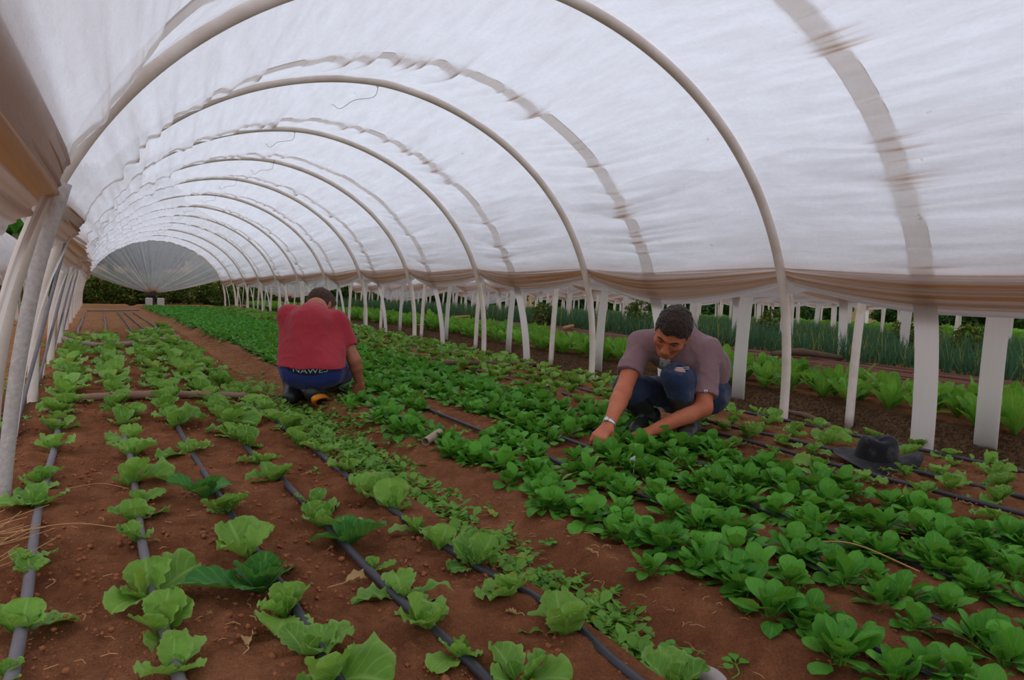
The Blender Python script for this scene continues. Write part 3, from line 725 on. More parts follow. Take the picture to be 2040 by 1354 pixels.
cand = [c for c in cand if inview(c[1], c[2]) and all(math.hypot(c[1]-a, c[2]-b) > r_ for a, b, r_ in MEN_AT)]
cand.sort(key=lambda c: depth_of(c[1], c[2]))
cnt = [0]*5
for i, x, y, sc in cand[:300]:
    cnt[i] += 1
    me = (ARH if y < 3.6 else ARL)[rnd.randrange(8 if y < 3.6 else 6)]
    put(me, ARUG, 'arugula_plant', x, y, sc, rnd.uniform(0, 6.28), f'leafy arugula plant, {ordinal(cnt[i])} from the camera in the {AROWS[i][1]}', 'arugula', 'arugula plants in the right bed', 0, .12)
def mass(name, mat, pts, lib, label, cat, rz=True):
    Vs = []; Fs = []; Us = []; T = []; n = 0; geo = []
    for me in lib:
        nv = len(me.vertices); v = np.zeros(nv*3, np.float32); me.vertices.foreach_get('co', v)
        f = np.zeros(len(me.loops), np.int32); me.loops.foreach_get('vertex_index', f)
        uvl = np.zeros(len(me.loops)*2, np.float32); me.uv_layers[0].data.foreach_get('uv', uvl)
        uv = np.zeros((nv, 2), np.float32); uv[f] = uvl.reshape(-1, 2)
        t = np.zeros(nv, np.float32); me.attributes['tint'].data.foreach_get('value', t)
        geo.append((v.reshape(-1, 3), f.reshape(-1, 4), uv, t))
    for x, y, s in pts:
        v, f, uv, t = geo[rnd.randrange(len(geo))]; a = rnd.uniform(0, 6.28); c, s_ = math.cos(a)*s, math.sin(a)*s
        w = np.stack([v[:, 0]*c-v[:, 1]*s_+x, v[:, 0]*s_+v[:, 1]*c+y, v[:, 2]*s+float(tz(x, y))+.004], 1)
        Vs.append(w); Fs.append(f+n); Us.append(uv); T.append(t); n += len(v)
    o = obj(name, mesh(name, np.concatenate(Vs), np.concatenate(Fs), True, np.concatenate(Us), {'tint': np.concatenate(T)}), mat)
    return tag(o, label, cat, kind='stuff')
mass('arugula_rows', ARUG, [(x, y, s) for i, x, y, s in cand[300:]], ARL, 'dense arugula further along the right bed beyond the single plants', 'arugula')
# pale young seedlings by the red-shirted man, and the dense far crop
SDL = [arugula_mesh(350+i, 9, .06, False) for i in range(5)]
pts = []
for _ in range(1500):
    y = rnd.uniform(4.5, 8.2); x = rnd.uniform(1.42, 2.05) if rnd.random() < .8 else rnd.uniform(1.34, 1.5)
    if math.hypot(x-1.55, y-4.62) > .09: pts.append((x, y, rnd.uniform(.6, 1.0)))
mass('seedling_bed', SEED, pts, SDL, 'pale young seedlings crowded beside the squatting man in red', 'seedlings')
pts = []
for _ in range(3600):
    y = rnd.uniform(7.6, 22.5); x = rnd.uniform(1.24+max(0, 9-y)*.12, 2.35+.012*y)
    if noise2(np.array([x*1.1]), np.array([y*.35]), 40)[0] > .12: pts.append((x, y, rnd.uniform(.9, 1.45)))
mass('far_crop_bed', BACKC, pts, SDL, 'dense bright green crop filling the middle of the far bed', 'crop')

# ---- lettuces on the right side of the right bed
RROWS = [(2.70, 'row right behind the arugula'), (2.92, 'row on the hat\'s near side'), (3.13, 'row on the hat\'s far side'), (3.33, 'second row from the right posts'), (3.50, 'row nearest the right posts')]
rc = []
for i, (x0, nm) in enumerate(RROWS):
    y = 1.15+.1*i
    while y < 11:
        x = x0+rnd.gauss(0, .028)
        if inview(x, y) and math.hypot(x-2.56, y-2.72) > .30 and math.hypot(x-3.06, y-1.83) > .20: rc.append((i, x, y, rnd.uniform(.62, 1.02)))
        y += rnd.uniform(.145, .23)*(1 if i != 0 else 1.25)
rc.sort(key=lambda c: depth_of(c[1], c[2])); cnt = [0]*5
for i, x, y, sc in rc[:118]:
    cnt[i] += 1
    lib = (LHI+LSM[:2]) if y < 4 else LLO
    put(lib[rnd.randrange(len(lib))], LETT if rnd.random() < .8 else LETT2, 'lettuce', x, y, sc, rnd.uniform(0, 6.28), f'young lettuce, {ordinal(cnt[i])} from the camera in the {RROWS[i][1]}', 'lettuce', 'lettuces in the right bed', 0, .1)
pts = [(x, y, s) for i, x, y, s in rc[118:]]+[(rnd.uniform(2.6, 3.5), rnd.uniform(10.5, 22), rnd.uniform(.7, 1.1)) for _ in range(900)]
mass('far_lettuce_rows', LETT, pts, LLO, 'far yellow-green lettuces between the bright crop and the posts', 'lettuce')

# ---- tall chicory rows of the next tunnel
def chicory_mesh(seed, hi):
    rs = np.random.RandomState(seed); mb = MB()
    for i in range(11):
        f = i/10; az = i*2.399+rs.uniform(-.4, .4); L = .25*rs.uniform(.75, 1.1)
        P, U = leaf_pts(L, L*rs.uniform(.17, .23), az, .75+.6*f+rs.uniform(-.15, .15), rs.uniform(.1, .9)*(1-.6*f), 13 if hi else 7, 7 if hi else 5, rs, 'lettuce', .10, .25, (0, 0, -.01), 0, rs.uniform(-.4, .4))
        mb.grid(P, U, False, tint=rs.uniform(0, .8))
    return mb.mesh('chicory_plant')
CHM = [chicory_mesh(400+i, True) for i in range(5)]
CR = [(4.34, 'front chicory row beyond the posts'), (4.62, 'second chicory row beyond the posts'), (4.92, 'third chicory row beyond the posts')]
cc = []
for i, (x0, nm) in enumerate(CR):
    y = 1.2+.1*i
    while y < 15:
        x = x0+rnd.gauss(0, .04)
        if inview(x, y): cc.append((i, x, y, rnd.uniform(.68, 1.05)*(1 if i < 2 else .95)))
        y += rnd.uniform(.17, .27)
cc.sort(key=lambda c: depth_of(c[1], c[2])); cnt = [0]*3
for i, x, y, sc in cc:
    cnt[i] += 1
    put(CHM[rnd.randrange(5)], CHIC, 'chicory_plant', x, y, sc, rnd.uniform(0, 6.28), f'upright green leafy plant, {ordinal(cnt[i])} from the camera in the {CR[i][1]}', 'leafy green', 'leafy rows in the next tunnel', 0, .1)

# ---- onions
def onion_mesh(seed, n=8, S=.36):
    rs = np.random.RandomState(seed); mb = MB()
    for i in range(n):
        az = rs.uniform(0, 6.28); P, U = leaf_pts(S*rs.uniform(.6, 1.1), .0075, az, rs.uniform(1.15, 1.5), rs.uniform(-.1, .5), 6, 3, rs, 'blade', 0, .8, (rs.uniform(-.03, .03), rs.uniform(-.03, .03), -.01))
        mb.grid(P, U, False, tint=1.0 if rs.rand() < .05 else rs.uniform(0, .8))
    return mb.mesh('onion_plant')
ONM = [onion_mesh(500+i) for i in range(6)]
oc = []
for i in range(12):
    x0 = 6.95+i*.17
    y = 2.4
    while y < 15:
        x = x0+rnd.gauss(0, .02)
        if inview(x, y): oc.append((i, x, y, rnd.uniform(.75, 1.05)))
        y += rnd.uniform(.10, .16)
front = sorted([c for c in oc if c[0] < 3], key=lambda c: depth_of(c[1], c[2]))
cnt = [0]*3; ON = ['front onion row of the next tunnel', 'second onion row of the next tunnel', 'third onion row of the next tunnel']
for i, x, y, sc in front[:290]:
    cnt[i] += 1
    put(ONM[rnd.randrange(6)], ONION, 'onion_plant', x, y, sc, rnd.uniform(0, 6.28), f'blue-green onion tuft, {ordinal(cnt[i])} from the camera in the {ON[i]}', 'onion', 'onion tufts in the next tunnel', 0, .08)
mass('onion_rows', ONION, [(x, y, s) for i, x, y, s in [c for c in oc if c[0] >= 3]+front[290:]]+[(rnd.uniform(8.9, 13.4), rnd.uniform(3, 24), rnd.uniform(.7, 1.0)) for _ in range(2600)]+[(rnd.uniform(6.9, 8.9), rnd.uniform(15, 24), rnd.uniform(.8, 1.1)) for _ in range(900)],
     ONM, 'thick blue-green onion rows filling the tunnels on the right', 'onions')
mass('far_leafy_field', CHIC, [(rnd.uniform(13.5, 26), rnd.uniform(4, 27), rnd.uniform(.8, 1.2)) for _ in range(1500)], [chicory_mesh(420+i, False) for i in range(3)], 'light green leafy crop in the farthest tunnels on the right', 'crop')
mass('far_chicory', CHIC, [(rnd.uniform(4.2, 5.2), rnd.uniform(15, 24), rnd.uniform(.7, 1.0)) for _ in range(260)], [chicory_mesh(430+i, False) for i in range(2)], 'far end of the chicory rows beyond the posts', 'crop')
mass('side_crop', CHIC, [(rnd.uniform(-3.6, -1.5), rnd.uniform(10, 22), rnd.uniform(.6, .9)) for _ in range(220)], [chicory_mesh(440+i, False) for i in range(2)], 'light green crop in the tunnel on the left', 'crop')

# ---- weeds pulled and lying in the walking path
def weed_mesh(seed):
    rs = np.random.RandomState(seed); mb = MB()
    for i in range(7):
        az = rs.uniform(0, 6.28); L = rs.uniform(.02, .05)
        P, U = leaf_pts(L, L*rs.uniform(.16, .34), az, rs.uniform(.05, .8), rs.uniform(.2, 1.0), 6, 3, rs, 'spoon', .05, .1, (rs.uniform(-.015, .015), rs.uniform(-.015, .015), .002), .3, rs.uniform(-.8, .8))
        mb.grid(P, U, False, tint=rs.uniform(0, 1))
    return mb.mesh('weeds')
WDM = [weed_mesh(600+i) for i in range(6)]
wp = []
for cx_, cy_, sx, sy, n in [(1.0, 3.3, .07, .35, 210), (1.02, 2.75, .08, .25, 150), (1.0, 3.95, .12, .22, 170), (1.06, 2.2, .06, .15, 50), (1.05, 1.85, .05, .10, 40), (1.03, 1.52, .05, .07, 45), (1.08, 1.30, .05, .06, 36), (1.03, 1.14, .02, .07, 40), (1.05, 4.9, .06, .5, 60), (-.62, 4.5, .18, 1.0, 120), (-.5, 3.4, .05, .4, 50), (-1.0, 8, .4, 2, 160), (3.75, 4.5, .12, 2.2, 120), (1.2, 3.5, .06, .4, 50)]:
    wp += [(rnd.gauss(cx_, sx), rnd.gauss(cy_, sy), rnd.uniform(.6, 1.25)) for _ in range(n)]
wp += [(rnd.uniform(1.3, 3.5), rnd.uniform(1, 9), rnd.uniform(.35, .7)) for _ in range(260)]
mass('pulled_weeds', WEED, wp, WDM, 'green weeds growing and lying pulled along the walking path', 'weeds')
# single uprooted seedlings lying on the path
for px, py, a, lab in [(1466, 1335, .9, 'uprooted arugula seedling lying on the path near the grey stone'), (1352, 1300, 2.6, 'wilted uprooted seedling lying left of the fresh one'), (1090, 1085, 4.2, 'small pale uprooted seedling lying mid-path')]:
    x, y = ground_at(px, py); rs = np.random.RandomState(int(px)); mb = MB()
    for j, b in enumerate((0, .9, -.9, 2.2)):
        P, U = leaf_pts(.035+.012*(j == 0), .011, a+b, .3, .5, 9, 5, rs, 'spoon', .03, .1, (0, 0, .006), .35); mb.grid(P, U, False, tint=.4)
    mb.tube(smooth_path([(0, 0, .006), (.03*math.cos(a+PI), .03*math.sin(a+PI), .004), (.055*math.cos(a+2.8), .055*math.sin(a+2.8), .003)], 5), .0016, 5, tint=.9)
    tag(mb.build('uprooted_seedling', ARUG, None, True, (x, y, float(tz(x, y))+.006)), lab, 'seedling')
# dry curled leaves
for i, (px, py, L, a, lab) in enumerate([(435, 1168, .04, 2.5, 'tan dry leaf beside the dark green lettuce'), (405, 1240, .035, .5, 'tan dry leaf between second and middle lettuce rows'), (492, 1300, .07, 1.2, 'long shrivelled tan leaf in front of the middle row'), (690, 1170, .085, .3, 'long curled tan leaf reaching toward the fourth row'),
        (300, 1087, .035, 6.0, 'pale yellow leaf lying over the second grey hose'), (1028, 1235, .045, 2.2, 'tan dry leaf beside the hose at the path'), (1180, 1110, .045, 1.8, 'dry brown leaf in the middle of the path'), (480, 1010, .03, .2, 'small tan leaf in front of dark lettuces in the middle row'), (610, 950, .04, .4, 'tan dry leaf near the fourth black hose'),
        (495, 925, .03, 2.0, 'small pale leaf by the fourth row among clods'), (1860, 1262, .035, 1.0, 'tan dry leaf in front of the second arugula row'), (1770, 950, .04, .4, 'orange-tan dry leaf under the hat brim'), (1925, 1010, .04, 2.0, 'tan dry leaf right of the hat near the hose')]):
    x, y = ground_at(px, py); rs = np.random.RandomState(700+i); mb = MB()
    L *= .72; P, U = leaf_pts(L, L*.20, a, .35, .9, 11, 7, rs, 'oval', .45, 1.1, (0, 0, .004), 0, rs.uniform(-1.2, 1.2)); mb.grid(P, U, False, tint=rs.rand())
    mb.tube(smooth_path([(0, 0, .006), (-.4*L*math.cos(a+.3), -.4*L*math.sin(a+.3), .010), (-.8*L*math.cos(a-.2), -.8*L*math.sin(a-.2), .003)], 5), .0013, 5, tint=.5)
    tag(mb.build('dry_leaf', DRYL, None, True, (x, y, float(tz(x, y))+.008)), lab, 'dry leaf', 'dry leaves on the soil')
def stalk(pts, r, lab):
    P = smooth_path([(x, y, float(tz(x, y))+h) for x, y, h in pts], 10); mb = MB(); mb.tube(P, r, 6); tag(mb.build('dry_stalk', STRAW), lab, 'stalk', 'dry stalks')
a = [ground_at(*p) for p in ((1612, 1098), (1700, 1118), (1830, 1160))]
stalk([(a[0][0], a[0][1], .03), (a[1][0], a[1][1], .05), (a[2][0], a[2][1], .03)], .0022, 'long bent tan stalk lying between the arugula rows')
a = [ground_at(*p) for p in ((0, 1078), (140, 1063), (250, 1066))]
stalk([(a[0][0], a[0][1], .02), (a[1][0], a[1][1], .03), (a[2][0], a[2][1], .02)], .0014, 'thin pale stalk crossing the leftmost grey hose')
a = [ground_at(*p) for p in ((130, 985), (200, 980), (255, 984))]
stalk([(a[0][0], a[0][1], .02), (a[1][0], a[1][1], .03), (a[2][0], a[2][1], .02)], .0012, 'fine pale stalk between first and second lettuce rows')
# white plant marker
x, y = ground_at(1258, 950)
mb = MB(); mb.box((0, 0, .075), (.030, .0012, .006)); mb.box((.028, 0, .035), (.004, .0012, .045)); o = mb.build('plant_marker', M_simple('white_tag', (.75, .78, .74), .5), None, False, (x, y, float(tz(x, y))), .55)
tag(o, 'small white plant marker among the arugula in front of the crouching man', 'marker')
# ================================================================== people: smooth-blended bodies meshed by surface nets
def surface_nets(F, org, h):
    s = F < 0
    nx, ny, nz = F.shape
    cs = np.zeros((nx-1, ny-1, nz-1), np.int8)
    for a in (0, 1):
        for b in (0, 1):
            for c in (0, 1): cs += s[a:nx-1+a, b:ny-1+b, c:nz-1+c]
    act = (cs > 0) & (cs < 8); idx = np.argwhere(act); ids = -np.ones(act.shape, np.int64); ids[act] = np.arange(len(idx))
    acc = np.zeros((len(idx), 3)); n = np.zeros(len(idx)); i, j, k = idx.T
    cor = [(a, b, c) for a in (0, 1) for b in (0, 1) for c in (0, 1)]
    for p in cor:
        for ax in range(3):
            if p[ax]: continue
            q = list(p); q[ax] = 1
            f0 = F[i+p[0], j+p[1], k+p[2]]; f1 = F[i+q[0], j+q[1], k+q[2]]; m = (f0 < 0) != (f1 < 0)
            t = f0[m]/(f0[m]-f1[m]); e = np.array(p, float)[None]*np.ones((m.sum(), 1)); e[:, ax] += t; acc[m] += e; n[m] += 1
    V = org+(idx+acc/n[:, None])*h
    Fs = []
    for ax in range(3):
        o1, o2 = [(1, 2), (2, 0), (0, 1)][ax]
        sl0 = [slice(None)]*3; sl1 = [slice(None)]*3; sl0[ax] = slice(0, -1); sl1[ax] = slice(1, None)
        a = s[tuple(sl0)]; b = s[tuple(sl1)]; e = np.argwhere(a != b)
        e = e[(e[:, o1] > 0) & (e[:, o2] > 0)]
        lim = np.array(act.shape); e = e[(e < lim).all(1)]
        def cell(d1, d2):
            q = e.copy(); q[:, o1] -= d1; q[:, o2] -= d2; return ids[q[:, 0], q[:, 1], q[:, 2]]
        f = np.stack([cell(0, 0), cell(1, 0), cell(1, 1), cell(0, 1)], 1); fl = ~a[e[:, 0], e[:, 1], e[:, 2]]
        f[fl] = f[fl][:, ::-1]; Fs.append(f[(f >= 0).all(1)])
    Fq = np.concatenate(Fs)
    return V, Fq[:, ::-1].copy()
class SDF:
    def __init__(s, lo, hi, h):
        s.lo = np.array(lo, float); s.h = h; s.n = np.ceil((np.array(hi)-s.lo)/h).astype(int)+1; s.F = np.full(tuple(s.n), .2, np.float32)
    def _box(s, lo, hi):
        a = np.clip(np.floor((np.array(lo)-s.lo)/s.h).astype(int), 0, s.n); b = np.clip(np.ceil((np.array(hi)-s.lo)/s.h).astype(int)+1, 0, s.n)
        if (b <= a).any(): return None
        g = np.meshgrid(*[s.lo[q]+np.arange(a[q], b[q])*s.h for q in range(3)], indexing='ij', sparse=True)
        return tuple(slice(a[q], b[q]) for q in range(3)), g
    def _union(s, sl, d, k):
        f = s.F[sl]
        if k <= 0: s.F[sl] = np.minimum(f, d)
        else:
            hh = np.maximum(k-np.abs(f-d), 0)/k; s.F[sl] = np.minimum(f, d)-hh*hh*k*.25
    def cone(s, a, b, ra, rb, k=.02, clip=None, flat=None):
        """tapered capsule; flat=(axis, factor) squashes across; clip=(point, normal) keeps the side against the normal"""
        a = np.array(a, float); b = np.array(b, float); m = max(ra, rb)+k+s.h*3
        r = s._box(np.minimum(a, b)-m*1.3, np.maximum(a, b)+m*1.3)
        if r is None: return
        sl, (x, y, z) = r; ab = b-a; L2 = max(1e-9, float(ab @ ab))
        px, py, pz = x-a[0], y-a[1], z-a[2]
        t = np.clip((px*ab[0]+py*ab[1]+pz*ab[2])/L2, 0, 1)
        qx, qy, qz = px-t*ab[0], py-t*ab[1], pz-t*ab[2]
        d2 = qx*qx+qy*qy+qz*qz
        if flat is not None:
            w, f = flat; w = np.array(w, float); w /= np.linalg.norm(w); c = qx*w[0]+qy*w[1]+qz*w[2]; d2 = d2+(f*f-1)*c*c
        d = np.sqrt(d2)-(ra+(rb-ra)*t)
        if clip is not None:
            p, nrm = clip; nrm = np.array(nrm, float)/np.linalg.norm(nrm); d = np.maximum(d, (x-p[0])*nrm[0]+(y-p[1])*nrm[1]+(z-p[2])*nrm[2])
        s._union(sl, d.astype(np.float32), k)
    def ell(s, c, R, rad, k=.02, cut=False, clips=()):
        """ellipsoid, R = rows of its own axes"""
        c = np.array(c, float); R = np.array(R, float); m = max(rad)+k+s.h*3
        r = s._box(c-m, c+m)
        if r is None: return
        sl, (x, y, z) = r; q = [(x-c[0])*R[i][0]+(y-c[1])*R[i][1]+(z-c[2])*R[i][2] for i in range(3)]
        k0 = np.sqrt(sum((q[i]/rad[i])**2 for i in range(3))); k1 = np.sqrt(sum((q[i]/rad[i]**2)**2 for i in range(3)))+1e-6
        d = k0*(k0-1)/k1
        for p, nrm in clips:
            nrm = np.array(nrm, float)/np.linalg.norm(nrm); d = np.maximum(d, (x-p[0])*nrm[0]+(y-p[1])*nrm[1]+(z-p[2])*nrm[2])
        d = d.astype(np.float32)
        if cut:
            f = s.F[sl]; hh = np.maximum(k-np.abs(f+d), 0)/max(k, 1e-6); s.F[sl] = np.maximum(f, -d)+hh*hh*k*.25
        else: s._union(sl, d, k)
    def cutplane(s, p, nrm):
        r = s._box(s.lo, s.lo+s.n*s.h); sl, (x, y, z) = r; nrm = np.array(nrm, float)/np.linalg.norm(nrm)
        s.F[sl] = np.maximum(s.F[sl], ((x-p[0])*nrm[0]+(y-p[1])*nrm[1]+(z-p[2])*nrm[2]).astype(np.float32))
    def wrinkle(s, amp, scale, seed, stretch=(1, 1, 1)):
        near = np.abs(s.F) < amp*2+s.h*2; i = np.argwhere(near); P = s.lo+i*s.h
        w = noise3(P[:, 0]*scale*stretch[0], P[:, 1]*scale*stretch[1], P[:, 2]*scale*stretch[2], seed)
        w2 = 1-np.abs(2*noise3(P[:, 0]*scale*.7*stretch[0]+9, P[:, 1]*scale*.7*stretch[1], P[:, 2]*scale*.7*stretch[2], seed+5)-1)
        s.F[near] += (amp*(w-.5)+amp*1.2*(.6-w2**3)).astype(np.float32)
    def build(s, name, mat, parent, smooth=True):
        V, F = surface_nets(s.F, s.lo, s.h)
        return obj(name, mesh(name, V, F, smooth), mat, parent)
def unit(v): v = np.array(v, float); return v/np.linalg.norm(v)
def ortho(f, u):
    f = unit(f); u = np.array(u, float); u = unit(u-f*np.dot(u, f)); s_ = np.cross(u, f); return s_, u, f     # his left side, up, forward
def head_sdf(S, c, s_, u, f, g=1.0):
    L = lambda a, b, d: c+(s_*a+u*b+f*d)*g
    R = (s_, u, f)
    S.ell(L(0, .030, -.012), R, (.076*g, .088*g, .097*g), .0)
    S.ell(L(0, .0, .02), R, (.066*g, .085*g, .070*g), .02)
    S.ell(L(0, -.055, .022), R, (.056*g, .058*g, .060*g), .025)
    S.ell(L(0, -.098, .060), R, (.026*g, .020*g, .022*g), .022)
    for q in (-1, 1):
        S.ell(L(q*.046, -.022, .058), R, (.024*g, .022*g, .022*g), .022)
        S.cone(L(q*.052, -.075, .0), L(q*.024, -.100, .052), .016*g, .014*g, .022)
        S.cone(L(q*.012, .022, .086), L(q*.047, .018, .068), .010*g, .008*g, .012)
    for q in (-1, 1): S.ell(L(q*.032, -.002, .092), R, (.017*g, .011*g, .014*g), .010, cut=True)
    S.cone(L(0, .012, .084), L(0, -.034, .106), .009*g, .0135*g, .010)
    for q in (-1, 1): S.ell(L(q*.013, -.039, .096), R, (.009*g, .008*g, .011*g), .006)
    S.cone(L(-.019, -.067, .084), L(.019, -.067, .084), .0065*g, .0065*g, .006); S.cone(L(-.015, -.077, .083), L(.015, -.077, .083), .007*g, .007*g, .006)
    S.cone(L(-.020, -.0720, .094), L(.020, -.0720, .094), .0001, .0001, .0)
    for q in (-1, 1):
        e = L(q*.079, -.004, -.012); S.ell(e, (unit(s_*q+f*.35), u, unit(f-s_*q*.35)), (.008*g, .032*g, .019*g), .008)
        S.ell(e+(s_*q*.007+f*.004)*g, (unit(s_*q+f*.35), u, unit(f-s_*q*.35)), (.006*g, .020*g, .011*g), .004, cut=True)
def hair_obj(name, mat, root, c, s_, u, f, g=1.0, back=.0):
    L = lambda a, b, d: c+(s_*a+u*b+f*d)*g
    S = SDF(c-.17, c+.17, .0032)
    S.ell(L(0, .032, -.014), (s_, u, f), (.086*g, .100*g, .110*g), .0)
    S.wrinkle(.0035, 120, 3); S.wrinkle(.003, 42, 8)
    # hairline: forehead, temples, nape, around the ears
    r = S._box(S.lo, S.lo+S.n*S.h); sl, (x, y, z) = r
    q = [((x-c[0])*w[0]+(y-c[1])*w[1]+(z-c[2])*w[2])/g for w in (s_, u, f)]
    a = np.abs(q[0])
    face = np.where(q[2] > .0, (.058-.35*np.clip(a-.03, 0, 1)+.02*np.sin(q[0]*90)*.3)-q[1]-np.clip(.05-q[2], 0, .05)*1.35, -1)
    side = np.where(q[2] <= .03, -.055-q[1]-.15*(q[2]+.0)*0-back, -1)
    S.F[sl] = np.maximum(S.F[sl], (np.maximum(face, side)*g).astype(np.float32))
    for e in (-1, 1): S.ell(L(e*.085, -.012, -.008), (s_, u, f), (.02*g, .034*g, .022*g), .004, cut=True)
    return S.build(name, mat, root)
def hand_sdf(S, wrist, knuck, side, back, curls, thumb, r=.0088, spread=.0195, flen=(.074, .082, .077, .062)):
    """wrist -> knuckle line centre; side = towards the thumb, back = back of the hand; curls per finger in radians per joint"""
    wrist = np.array(wrist); knuck = np.array(knuck); d = unit(knuck-wrist); back = unit(np.array(back)-d*np.dot(back, d)); side = unit(np.array(side)-d*np.dot(side, d)-back*np.dot(side, back))
    for i in range(4):
        o = (1.5-i)*spread
        k0 = knuck+side*o-d*.006*abs(i-1)
        S.cone(wrist+side*o*.55+d*.012, k0, .0155, .0125, .016)
        p = k0; tot = 0.0
        for j, fr in enumerate((.44, .31, .25)):
            tot += curls[i][j]; v = d*math.cos(tot)-back*math.sin(tot)
            q = p+v*flen[i]*fr+side*(1.5-i)*.0022
            S.cone(p, q, r*(1.10-.10*j), r*(1.0-.12*j), .003 if j else .008); p = q
    p0 = wrist+side*.024+d*.022; p1 = p0+unit(np.array(thumb))*.040; p2 = p1+unit(np.array(thumb)*.8+d*.5)*.030; p3 = p2+unit(np.array(thumb)*.4+d*.8)*.024
    S.cone(wrist+side*.012+d*.008, p0, .016, .0155, .014); S.cone(p0, p1, .0140, .0105, .010); S.cone(p1, p2, .0105, .0095, .004); S.cone(p2, p3, .0095, .0075, .004)

SKIN = M_skin('tanned_skin', (.47, .125, .058), (.62, .20, .10)); SKIN2 = M_skin('brown_skin', (.36, .125, .065), (.46, .18, .095))
HAIR = M_cloth('dark_brown_hair', (.018, .011, .008), (.045, .026, .018), 60, 300, .7); HAIR2 = M_cloth('brown_hair', (.04, .020, .012), (.085, .042, .024), 60, 300, .7)
TEE = M_cloth('mauve_grey_tee', (.20, .115, .12), (.32, .19, .195), 5); TEER = M_cloth('red_tee', (.33, .022, .035), (.44, .045, .06), 5)
JEAN = M_cloth('blue_jeans', (.012, .022, .058), (.035, .055, .12), 12, 380, .9, (7, (.10, .105, .12))); TRACK = M_cloth('blue_track_pants', (.012, .022, .115), (.03, .045, .18), 8)
BOOT = M_simple('black_rubber_boot', (.022, .024, .022), .45, .45, .5, 12, .2); SOLE = M_simple('orange_sole', (.80, .25, .02), .6, .3, .2); SOLED = M_simple('dark_sole', (.035, .028, .022), .8, .2, .4)
WHITE = M_simple('white_print', (.62, .62, .62), .8, .2, .15); TEAL = M_simple('pale_letters', (.36, .55, .60), .8, .2, .1); STEEL = M_simple('steel_band', (.66, .67, .68), .35, .5, .2, 60, .2, .85)
BLACKB = M_simple('black_band', (.02, .022, .03), .9, .1)

